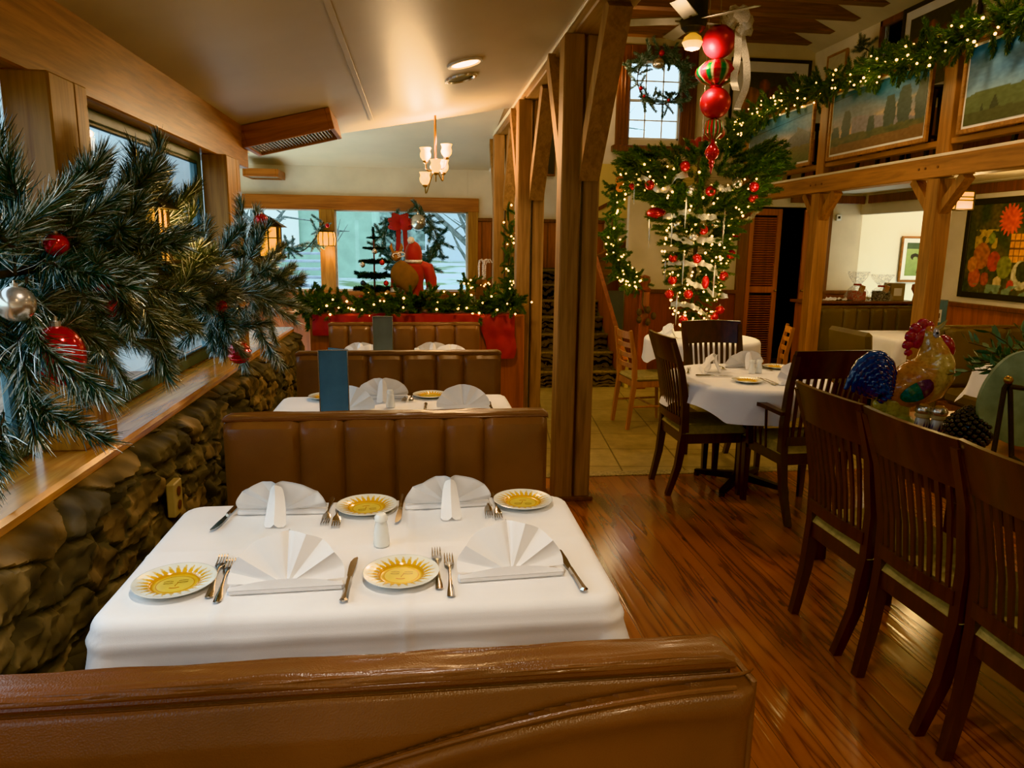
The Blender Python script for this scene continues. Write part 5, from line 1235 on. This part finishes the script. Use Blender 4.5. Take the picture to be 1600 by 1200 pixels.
tag(MB().grid(lambda u,v:(4.62+.26*u+.02*N(u*9,v*5),7.74+.14*v,1.003+.05*abs(N(u*6,v*6,2))*min(1,4*u*(1-u)*3)),24,12).build('crumpled_napkin',M['napkin'],ang=180),'crumpled white napkin lying at the left end of the shelf','napkin')
t=thing('shelf_finial','small turned wooden finial at the right end of the booth shelf','finial',(5.66,7.7,1.0)); MB().lathe([(.03,0),(.02,.08),(.03,.10),(.05,.14),(.045,.19),(.0,.21)],16).build('knob',M['wains'],t)
# ------------------------------------------------------------------ rooster table
t=thing('display_table','dark wooden table holding the ceramic rooster behind the row of chairs','table',(2.42,2.35,0))
MB().box((0,0,.732),(.92,2.1,.034),.006).build('tabletop',M['tabwd'],t); MB().box((0,0,.67),(.8,1.95,.08),.004).build('apron',M['maho'],t)
for sx in(-1,1):
    for sy in(-1,1): MB().box((sx*.38,sy*.95,.32),(.07,.07,.64),.006).build('leg',M['maho'],t)
t=thing('ceramic_rooster','glazed ceramic rooster with blue tail and yellow breast on the dark table','rooster figurine',(2.27,3.10,.749),radians(-8)); S_=.00292; m,nt_,b_=newmat('mottled_rooster_glaze'); setp(b_,.16,coat=.6); a_=nd(nt_,'ShaderNodeAttribute',attribute_name='col'); n_=noi(nt_,coords(nt_),70,4,.6); nt_.links.new(mixc(nt_,.55,a_.outputs['Color'],ramp(nt_,n_.outputs['Fac'],[(.32,(120,96,84)),(.5,(235,230,225)),(.68,(255,255,255))]),'MULTIPLY'),b_.inputs['Base Color']); bump(nt_,b_,noi(nt_,coords(nt_),45,3).outputs['Fac'],.35,.006); M['vc']=m
def chain(mb,pts,fl,colf,n=24,sub=6,ridge=None):
    P3=curve([(p[0]*S_,0,p[1]*S_) for p in pts],len(pts)*sub); Rr=curve([(p[2]*S_,0,0) for p in pts],len(pts)*sub); k=len(P3); vs=[];fs=[];cs=[]
    for i,p in enumerate(P3):
        tg=(P3[min(i+1,k-1)]-P3[max(i-1,0)]).normalized(); nn=Vector((-tg.z,0,tg.x)); r=max(.001,Rr[i].x)
        for j in range(n):
            a=2*pi*j/n; rg=1+(ridge(i/k,a) if ridge else 0); v=p+nn*(r*cos(a)*rg)+Vector((0,r*fl*sin(a)*rg,0)); vs.append(v); cs.append(lin([max(0,min(255,x)) for x in colf(i/k,a,v)]))
    for i in range(k-1):
        for j in range(n): j2=(j+1)%n; fs.append((i*n+j,i*n+j2,(i+1)*n+j2,(i+1)*n+j))
    fs.append(tuple(range(n))[::-1]); fs.append(tuple(range((k-1)*n,k*n))); mb.add(vs,fs,0,cs)
mot=lambda v,s:30*noise.noise(Vector((v.x*90,v.y*90,v.z*90+s)))
def bodyc(k,a,v):
    c=mixl((176,104,58),(192,150,88),k*1.2+.5*N(v.x*26,v.z*26)); 
    if v.x>.10 and v.z<.36: c=mixl(c,(206,186,120),.7)
    if v.z<.10: c=(176,166,100)
    if k>.86: c=(190,112,60)
    m_=mot(v,1); return [x+m_ for x in c]
body=MB(); chain(body,[(-32,42,8),(-18,52,24),(8,66,36),(34,82,40),(44,104,34),(42,126,23),(34,146,15),(32,158,12),(34,166,5)],.8,bodyc,28,6,lambda k,a:.03*sin(k*70+4*a)*(k<.8))
body.build('body',M['vc'],t,ang=180)
for i in range(7):
    k_=1-.125*i; f_=lambda x,z:(-40+(x+40)*k_,56+(z-56)*k_-3*i*.3); tl=MB()
    pts_=[(-36,38),(-20,70),(-27,101),(-48,116),(-70,104),(-83,82),(-93+7*i,60-3*i)]
    chain(tl,[(*f_(x,z),r) for (x,z),r in zip(pts_,(6,9,10,10,9,7,3))],1.0+.45*i,lambda k,a,v,i=i:[x+mot(v,4) for x in mixl((20,44,88),(66,98,142),.35+.5*sin(k*3+i)*.6+.3*sin(a*4))],18,7,lambda k,a:.06*sin(k*60)); tl.build('tail_feather',M['vc'],t,ang=180)
cm=MB(); cc=lambda k,a,v:[x+.6*mot(v,8) for x in (158,58,72)]
for (x,z,r) in((4,148,12),(0,134,10),(10,160,12),(20,168,11),(30,166,9),(2,122,7)): chain(cm,[(x-r*.8,z-r*.3,2),(x-r*.3,z,r*.8),(x+r*.4,z,r*.8),(x+r*.9,z-r*.2,2)],.45,cc,12,4)
chain(cm,[(12,130,6),(18,148,12),(28,158,10),(34,160,4)],.5,cc,14,4); cm.build('comb',M['vc'],t,ang=180)
wt=MB(); chain(wt,[(52,150,5),(58,140,13),(62,126,14),(62,114,8),(62,110,2)],.75,cc,16,5); wt.build('wattle',M['vc'],t,ang=180)
fc=MB(); chain(fc,[(30,150,8),(36,152,12),(42,150,10),(46,148,4)],1.05,lambda k,a,v:(176,172,178),16,5); fc.build('face',M['vc'],t,ang=180)
bk=MB()
for (x1,z1) in((58,176),(64,163)): bk.tube([(40*S_,0,158*S_),(50*S_,0,(165 if z1>170 else 160)*S_),(x1*S_,0,z1*S_)],[.016,.012,.002],10)
bk.build('beak',plain('horn_beak',(140,124,88),.3),t)
for s in(-1,1): MB().ball((38*S_,s*.036,156*S_),.006,10,8).build('eye',M['black'],t)
for s in(-1,1):
    w=MB(); sv=s
    def wf(u,v,s=s):
        rr_=sqrt(max(0,1-(2*u-1)**2)); lx=(u-.5)*56; lz=(v-.5)*30*rr_; x=8+lx*.86-lz*.5; z=66+lx*.5+lz*.86
        return (x*S_,s*((.040+.062*sqrt(max(0,1-((x-12)/50)**2-((z-70)/52)**2)))+.012*rr_*(1-abs(2*v-1))-.012*(1-rr_)),z*S_)
    w.grid(wf,36,14,lambda u,v:lin([max(0,min(255,x+26*N(u*30,v*30))) for x in ((92,72,98) if u>.55 else ((20,96,90) if sin(v*22)>-.5 else (52,120,100)))]))
    w.build('wing',M['vc'],t,ang=180)
ft=MB(); gc=lambda k,a,v:[x+mot(v,3) for x in mixl((170,160,84),(150,176,140),k)]
for s in(-.5,.5): chain(ft,[(-8+10*s,46,20),(-6+14*s,26,14),(-2+16*s,10,11),(0+16*s,2,14),(0+16*s,0,14)],.9,gc,16,4)
chain(ft,[(-36,46,6),(-34,38,12),(-26,30,9),(-22,22,4)],.8,gc,14,4); chain(ft,[(-30,2,2),(-20,4,14),(10,4,18),(28,3,4)],1.0,gc,18,4); ft.build('legs_and_base',M['vc'],t,ang=180)
def jar():
    t=thing('blue_white_jar',None,'jar'); m=vcol('blue_white_china',.2,.5)
    MB().lathe([(0,0),(.026,0),(.031,.012),(.033,.035),(.031,.06),(.026,.068)]+[(.026,.07)],32,colf=lambda x,y,z:lin((44,52,120) if N(atan2(y,x)*4,z*90,3)>.02 and z<.058 else (206,208,204))).build('body',m,t)
    MB().lathe([(.027,.068),(.035,.074),(.0345,.084),(.027,.09)],32).build('neck_ring',plain('cream_glaze',(186,172,140),.3),t)
    pr=[(.030,.088)]+[(.036+.0,.096),(.037,.108),(.03,.122),(.014,.129),(0,.13)]
    o=MB().lathe(pr,36).build('cap',M['silver'],t); MB().lathe([(.02,.126),(.018,.131),(0,.132)],16).build('cork_top',plain('amber_top',(176,120,50),.4),t); return t
jr=Kind(jar); jr((2.315,3.00,.749),0,'blue and white jar with silver ribbed lid, nearer the rooster'); jr((2.36,2.955,.749),0,'blue and white jar with silver ribbed lid, beside the black pine cone')
t=thing('black_pine_cone','glossy black pine cone ornament on the dark table','pine cone',(2.325,2.73,.749)); bkc=plain('black_glaze',(16,16,22),.14,.2,20,coat=.6); pc=MB(); q=0
pc.ball((0,0,.085),.072,18,12,sc=(1,1,1.15))
for k in range(170):
    v=(k+.5)/170; ph=k*2.39996; z=.012+.165*v; r=.086*sin(pi*min(.97,(.16+.84*v)))**.62*(1 if v<.6 else (1-(v-.6)*.55)); c=(r*cos(ph),r*sin(ph),z); pc.ball(c,.0135,7,5,sc=(1,1,.8))
pc.build('scales',bkc,t,ang=180)
t=thing('slate_slab','pale green rounded slate slab leaning on an iron stand','slab',(2.51,2.64,.749),radians(-12)); out=[]
for k in range(48):
    a=2*pi*k/48; out.append((.20*cos(a)*(1+.10*sin(2*a)),.21+.20*sin(a)))
MB().prism(out,-.010,.010,Matrix(((1,0,0,0),(0,.12,-1,-.02),(0,1,0,.02),(0,0,0,1)))).build('slab',plain('celadon_slate',(128,142,120),.6,.15,9),t)
t=thing('iron_easel','dark iron easel stand holding the slate slab','stand',(2.385,2.53,.749),radians(-12)); e=MB()
e.tube([(-.12,-.05,0),(-.095,-.02,.30),(-.085,-.03,.335)],.010,8).tube([(-.05,-.06,.0),(-.07,-.02,.28),(-.085,-.03,.32)],.010,8).tube([(.10,-.06,0),(.06,-.03,.25),(.0,-.03,.30),(-.085,-.03,.31)],.010,8).tube([(-.05,-.06,.03),(.0,-.09,.0),(.04,-.09,.03)],.009,8); e.build('frame',M['iron'],t); MB().ball((-.09,-.03,.335),.017,10,8).build('finial',M['brass'],t)
t=thing('eucalyptus_plant','grey-green eucalyptus sprays in a pot behind the slate slab','plant',(2.74,2.88,.749)); MB().lathe([(0,0),(.07,0),(.10,.14),(.08,.27),(.09,.29),(.08,.29),(.07,.25),(0,.25)],24).build('pot',plain('clay_pot',(120,88,58),.7),t); q=random.Random(8); lf=needles('eucalyptus_leaves',[(0,(44,66,44)),(.5,(78,104,76)),(1,(128,150,124))],.5); leafmb=None
for k in range(26):
    a=q.uniform(0,6.28) if k>11 else q.uniform(2.4,4.2); L=q.uniform(.22,.36); el=q.uniform(.05,1.0); d=Vector((cos(a)*cos(el),sin(a)*cos(el),sin(el))); mb=MB(); st0=Vector((0,0,.27)); pts=[st0+d*L*s+Vector((0,0,.06*s-.12*s*s)) for s in(0,.33,.66,1)]
    mb.tube(pts,.0025,5,mi=1)
    for j in range(11):
        s=.2+.8*j/10; p=st0+d*L*s+Vector((0,0,.06*s-.12*s*s)); b2=rdir(q)*.8+d; b2.normalize(); w=b2.cross(rdir(q)).normalized(); ll=q.uniform(.045,.075); ww=.0095; nn=b2.cross(w)*.004
        mb.add([p,p+b2*ll*.3+w*ww,p+b2*ll*.7+w*ww*.8,p+b2*ll+nn,p+b2*ll*.7-w*ww*.8,p+b2*ll*.3-w*ww,p+b2*ll*.5+nn],[(0,1,6),(1,2,6),(2,3,6),(3,4,6),(4,5,6),(5,0,6)])
    mb.build('spray',[lf,M['stem']],t,ang=180)
t=thing('trinket_bowl','small pink shell trinket bowl on the near corner of the rooster table','bowl',(2.10,2.95,.749)); MB().lathe([(0,.004),(.04,.004),(.07,.03),(.08,.045),(.076,.045),(.06,.025),(.03,.012),(0,.012)],24).build('bowl',plain('pink_shell',(190,140,116),.4),t)
q=random.Random(5); s=MB()
for k in range(14): s.ball((q.uniform(-.045,.045),q.uniform(-.045,.045),.035+q.uniform(0,.015)),.012,7,5)
o=s.build('shells',M['linen'],t); o['kind']='stuff'
t=thing('brass_dish','small brass dish at the right frame edge of the rooster table','dish',(2.62,2.28,.749)); MB().lathe([(.04,0),(.03,.01),(.012,.03),(.012,.12),(.05,.135),(.075,.15),(.07,.15),(.045,.14),(0,.138)],24).build('dish',M['brass'],t)

t=thing('wall_sensor','small white sensor box high on the wall right of the louvred doors','sensor',(5.40,8.99,1.98)); MB().box((0,0,0),(.07,.04,.08),.006).build('housing',M['white'],t); MB().box((0,-.021,0),(.03,.004,.03),.001).build('lens',M['black'],t)
# ------------------------------------------------------------------ lamps and ceiling fittings
for (x,y,lit,l) in((.30,4.78,True,'lit recessed ceiling lamp in the low sloping ceiling'),(.30,5.20,False,'unlit dark recessed ceiling lamp behind the lit one')):
    t=thing('recessed_lamp',l,'ceiling light',(x,y,zc(x)-.001)); t.rotation_euler=(0,radians(-13.4),0)
    MB().lathe([(.115,.0),(.112,-.012),(.095,-.014),(.085,-.004),(.085,.0)],36).build('trim_ring',M['white'] if lit else M['silver'],t)
    MB().lathe([(0,-.006),(.085,-.006)],36).build('lens' if lit else 'baffle',glow('recessed_glow',(255,196,110),14,True) if lit else M['black'],t)
def grille_box(label,loc,d,rot):
    t=thing('air_vent',label,'vent',loc); t.rotation_euler=rot; w,dp,h=d; f=MB()
    for a in((-w/2,-w/2+.03,-dp/2,dp/2),(w/2-.03,w/2,-dp/2,dp/2),(-w/2+.03,w/2-.03,-dp/2,-dp/2+.03),(-w/2+.03,w/2-.03,dp/2-.03,dp/2)): f.box(((a[0]+a[1])/2,(a[2]+a[3])/2,0),(a[1]-a[0],a[3]-a[2],h),.004)
    f.build('housing',M['pine_x'],t); g=MB()
    n=int((w-.06)/.022)
    for k in range(n): g.box((-w/2+.035+.022*k,0,-h/2+.02),(.006,dp-.06,.02),.001,Matrix.Rotation(.5,3,'Y'))
    g.build('grille',M['silver'],t); MB().box((0,0,0),(w-.06,dp-.06,.01),.001).build('backing',M['black'],t); return t
grille_box('wooden air vent box hung under the low ceiling at the end of the left beam',(-.87,5.48,zc(-.87)-.075),(.62,.50,.14),(0,radians(-13.4),0))
grille_box('small wooden air vent box high on the far wall above the left window',(-2.0,10.22,2.45),(.44,.52,.10),(0,0,0))
# chandelier
t=thing('chandelier','brass chandelier with lit tulip glass shades under the far ceiling','chandelier',(.155,6.5,2.25))
MB().tube([(0,0,.80),(0,0,-.02)],.010,10).lathe([(.05,.79),(.06,.80),(.06,.82)],20).build('rod',M['brass'],t)
MB().lathe([(.0,-.09),(.012,-.08),(.02,-.05),(.035,-.02),(.02,.01),(.012,.05)],18).build('hub',M['brass'],t)
tul=[(.018,-.01),(.026,0),(.042,.02),(.046,.045),(.038,.07),(.044,.092),(.050,.098)]
for (x,y,z,up) in((.095,0,.07,1),(-.085,-.05,.03,1),(.0,-.11,-.07,1),(-.09,.06,-.16,1),(.07,.09,-.05,1)):
    a=MB().tube(curve([(0,0,.0),(x*.4,y*.4,-.06+z*.3),(x*.9,y*.9,z-.08),(x,y,z-.01)],12),.005,8).build('arm',M['brass'],t)
    MB().lathe([(.008,-.03),(.022,-.02),(.02,-.005)],14,(x,y,z)).build('socket',M['brass'],a); MB().lathe([(r,h) for r,h in tul],24,(x,y,z)).build('glass_shade',M['lampw'],a)
    light('POINT',(.155+x,6.5+y,2.25+z+.13),8,(1,.66,.34),.03)
# wall sconce
t=thing('wall_sconce','brass wall sconce with lit tulip shade left of the upper window','sconce',(2.60,10.48,3.74))
MB().lathe([(0,0),(.055,0),(.05,.015),(.02,.025)],20,(0,0,0),Matrix.Rotation(radians(90),3,'X')).build('back_plate',M['brass'],t); MB().tube(curve([(0,-.02,0),(.0,-.08,-.05),(.03,-.12,-.02),(.03,-.12,.0)],14),.006,8).build('arm',M['brass'],t)
MB().lathe([(r*1.2,h*1.2) for r,h in tul],24,(.03,-.12,.0)).build('glass_shade',M['lampw'],t); MB().tube(curve([(0,-.02,.03),(.01,-.04,.14),(.03,-.05,.19)],8),.004,6).tube([(.03,-.12,-.02),(.03,-.12,-.09)],.006,6).build('scroll',M['brass'],t); light('POINT',(2.63,10.30,3.9),5,(1,.66,.34),.04)
# lanterns
def lantern(label,loc,s=1.0,bracket=(0,-.2,0)):
    t=thing('wall_lantern',label,'lantern',loc); b=.05*s; h=.16*s
    MB().add([(-.085*s,-.085*s,h/2),(.085*s,-.085*s,h/2),(.085*s,.085*s,h/2),(-.085*s,.085*s,h/2),(0,0,h/2+.06*s),(0,0,h/2-.004)],[(0,1,4),(1,2,4),(2,3,4),(3,0,4),(1,0,5),(2,1,5),(3,2,5),(0,3,5)]).build('roof',M['iron'],t,False)
    f=MB()
    for sx in(-1,1):
        for sy in(-1,1): f.box((sx*b,sy*b,0),(.010*s,.010*s,h),.001)
    for sx in(-1,1): f.box((sx*b,0,0),(.007*s,.007*s,h),.001); f.box((0,sx*b,0),(.007*s,.007*s,h),.001); f.box((sx*b,0,.02*s),(.006*s,2*b,.006*s),.001); f.box((0,sx*b,.02*s),(2*b,.006*s,.006*s),.001)
    f.box((0,0,-h/2-.006*s),(.15*s,.15*s,.012*s),.002); f.build('frame',M['iron'],t)
    MB().box((0,0,0),(1.9*b,1.9*b,h*.98),.003).build('glass',M['lampy'],t)
    MB().tube([(0,0,h/2+.05*s),(bracket[0]*.5,bracket[1]*.5,h/2+.09*s),bracket],.006,6).build('bracket',M['iron'],t); return t
lantern('lit iron lantern glowing inside the tinsel garland at the near window post',(-.98,2.84,1.60),1.15,(-.06,-.2,.0)); light('POINT',(-.86,2.84,1.60),1.5,(1,.6,.22),.05)
lantern('lit iron lantern with pointed roof at the far end of the left windows',(-.95,4.93,1.58),1.15,(-.10,-.2,.0)); light('POINT',(-.86,4.85,1.50),1.5,(1,.6,.22),.05)
t=thing('wall_lantern','lit ribbed drum lantern on the pine post between the far windows','lantern',(-1.24,10.32,1.63)); MB().lathe([(.115,-.09),(.125,.0),(.11,.085)],24).build('glass',M['lampy'],t); f=MB()
for k in range(10): a=2*pi*k/10; f.tube([(.117*cos(a),.117*sin(a),-.092),(.127*cos(a),.127*sin(a),0),(.112*cos(a),.112*sin(a),.088)],.006,5)
f.lathe([(.10,.085),(.118,.09),(.11,.10),(.02,.105)],24).lathe([(.12,-.092),(.116,-.1)],24).build('frame',M['iron'],t); light('POINT',(-1.24,10.15,1.45),3,(1,.6,.22),.05)
t=thing('pendant_lantern','lit square pendant lantern beside the Y-braced post at the right','lantern',(4.95,6.30,2.03)); MB().box((0,0,.0),(.17,.17,.15),.004).build('shade',M['lampy'],t); f=MB()
for sx in(-1,1):
    for sy in(-1,1): f.box((sx*.088,sy*.088,0),(.01,.01,.17),.001)
for z in(-.08,.0,.03,.085):
    for s in(-1,1): f.box((s*.088,0,z),(.01,.18,.01),.001); f.box((0,s*.088,z),(.18,.01,.01),.001)
f.build('frame',M['iron'],t); MB().tube([(0,0,.08),(0,0,.26)],.008,8).build('stem',M['iron'],t); light('POINT',(4.95,6.15,1.9),9,(1,.68,.3),.08)
# glow of the tree and garland lights on what stands near them
for p in((2.7,6.75,1.4),(3.1,6.7,1.2),(2.5,6.7,2.0),(3.2,6.6,2.1),(2.9,6.8,1.0),(3.85,8.3,3.05),(3.85,6.3,3.0),(2.1,7.5,1.9)): light('POINT',p,2.6,(1,.74,.36),.12)
# ------------------------------------------------------------------ outside the far windows
t=thing('neighbour_house','pale green clapboard house outside the far left window','building',(-6,22,.5)); MB().box((.3,0,2.5),(9,4,6),.02).build('wall',plain('pale_clapboard',(150,178,160),.8,.05,3),t)
for k in range(12): pass
MB().box((2.2,-2.05,1.8),(1.4,.1,1.7),.01).box((-.6,-2.05,1.8),(1.2,.1,1.7),.01).build('window',M['white'],t)
t=thing('garage','white garage with a snowy roof outside the right part of the far window','building',(2.6,30,1.0)); MB().box((0,0,1.4),(4.6,4,3.0),.02).build('wall',plain('white_siding',(206,214,220),.8,.03,3),t); MB().box((.2,-.5,3.0),(5.6,5,.25),.02,Matrix.Rotation(.12,3,'X')).build('roof',M['white'],t)
t=thing('porch_steps','weathered outside steps seen through the far left window','steps',(-2.35,14.2,.5))
for k in range(6): MB().box((0,.3*k,.10+.15*k),(1.3,.3,.05),.005).build('step',plain('grey_step',(150,160,168),.8,.1),t)
t=thing('traffic_bollard','orange and white marker post outside the far left window','bollard',(-2.62,13.2,.5)); MB().lathe([(.07,0),(.07,.42)],14).build('white_band',M['white'],t); MB().lathe([(.075,.42),(.075,.78),(0,.79)],14).build('orange_band',plain('safety_orange',(230,84,40),.5),t)
q=random.Random(77); bark=plain('bare_bark',(104,112,106),.9,.25,12)
def baretree(label,x,y,h,seed):
    q=random.Random(seed); t=thing('bare_tree',label,'tree',(x,y,.5)); mb=MB(); mb.tube([(0,0,0),(q.uniform(-.2,.2),0,h*.5),(q.uniform(-.3,.3),0,h)],[.16,.11,.03],8).build('trunk',bark,t); b=MB()
    for k in range(26):
        z=h*q.uniform(.12,.95); a=q.uniform(0,6.28); L=q.uniform(.7,2.0); p0=Vector((0,0,z)); p1=p0+Vector((cos(a)*L*.5,sin(a)*L*.3,L*.45)); p2=p1+Vector((cos(a)*L*.5+q.uniform(-.2,.2),0,q.uniform(-.1,.5)))
        b.tube([p0,p1,p2],[.05,.03,.008],5)
        for j in range(3): s=p0.lerp(p1,q.random()); b.tube([s,s+Vector((q.uniform(-.6,.6),q.uniform(-.3,.3),q.uniform(.1,.7)))],[.018,.004],4)
    b.build('limbs',bark,t)
for (x,y,h,l) in((-3.6,17,5,'bare tree outside the far left window before the pale house'),(1.15,15.5,4.2,'leaning bare tree outside the right edge of the far picture window'),(-.3,24,6,'bare tree left of the small tinsel tree outside the far window'),(-.7,26.5,6.5,'bare tree outside behind the far window wreath'),(-2.1,18,5.5,'bare tree outside behind the mullion between the far windows'),(2.4,24,6.2,'bare tree beside the white garage outside the far window'),(4.2,18,8.5,'bare tree seen through the tall upper window')): baretree(l,x,y,h,int(x*10+y))
struct('hedge_outside',MB().grid(lambda u,v:(-12+24*u,36+.8*N(u*20,v*9),1.2+(4.2+1.6*N(u*13,1))*v),120,16),plain('grey_woodland',(120,140,130),.95,.35,3))
# ------------------------------------------------------------------ light, world, camera
w=bpy.data.worlds.new('overcast'); SC.world=w; w.use_nodes=True; nt=w.node_tree; bg=nt.nodes['Background']
tc=nd(nt,'ShaderNodeTexCoord'); sp=nd(nt,'ShaderNodeSeparateXYZ'); nt.links.new(tc.outputs['Generated'],sp.inputs[0])
nt.links.new(ramp(nt,sp.outputs[2],[(0,(196,222,230)),(.35,(208,232,246)),(1,(190,220,250))]),bg.inputs['Color']); bg.inputs['Strength'].default_value=2.0
# daylight portals at the window openings
def portal(loc,rot,sx,sy):
    o=light('AREA',loc,1,name='window_portal',rot=rot); o.data.shape='RECTANGLE'; o.data.size=sx; o.data.size_y=sy; o.data.cycles.is_portal=True
portal((-1.33,1.6,1.48),(0,radians(-90),0),1.3,6.0); portal((-.9,10.72,1.47),(radians(-90),0,0),4,1.2); portal((3.35,10.7,3.6),(radians(-90),0,0),.8,1.1)
# recessed ceiling lamps over the booths (the lit one seen, and those behind the viewer)
for (x,y,e) in((.3,4.78,45),(.55,-.35,34),(-.3,-1.6,34)): light('SPOT',(x,y,zc(x)-.03),e,WARM,.05,spot=150)
for (x,y,z,e) in((3.3,4.6,4.1,70),(3.2,-1.2,3.4,30)): light('SPOT',(x,y,z),e,WARM,.12,spot=140)
light('SPOT',(-.1,1.45,zc(-.1)-.03),34,(1,.88,.72),.06,spot=130); light('POINT',(2.28,6.2,3.1),17,WARM,.08); light('POINT',(5.0,4.0,2.1),9,WARM,.08); light('POINT',(5.0,1.2,2.1),7,WARM,.08); light('SPOT',(3.6,2.2,3.4),26,(1,.8,.56),.1,rot=(0,radians(20),0),spot=100)  # both spots are unseen, added to brighten the nearest table and the rooster
light('POINT',(7.0,8.4,2.1),20,(1,.85,.62),.1)      # alcove lamp
light('POINT',(2.4,9.2,3.6),12,WARM,.1)              # warm point light above the stairs
cam=bpy.data.cameras.new('camera'); co=bpy.data.objects.new('camera',cam); COL.objects.link(co); SC.camera=co
yaw,pitch,roll=radians(7.4),radians(10.9),radians(.75)
fwd=Vector((sin(yaw)*cos(pitch),cos(yaw)*cos(pitch),-sin(pitch))); r0=Vector((cos(yaw),-sin(yaw),0)); u0=r0.cross(fwd)
r_=r0*cos(roll)+u0*sin(roll); u_=u0*cos(roll)-r0*sin(roll)
co.matrix_world=Matrix(((r_.x,u_.x,-fwd.x,0),(r_.y,u_.y,-fwd.y,0),(r_.z,u_.z,-fwd.z,1.58),(0,0,0,1)))
cam.sensor_width=36; cam.lens=1130/1600*36; cam.clip_start=.02
SC.view_settings.view_transform='Khronos PBR Neutral'; SC.view_settings.look='None'; SC.view_settings.exposure=0.8
SC.cycles.use_denoising=True; SC.cycles.max_bounces=8; SC.cycles.transparent_max_bounces=12; SC.cycles.sample_clamp_indirect=6.0
SC.cycles.caustics_reflective=False; SC.cycles.caustics_refractive=False
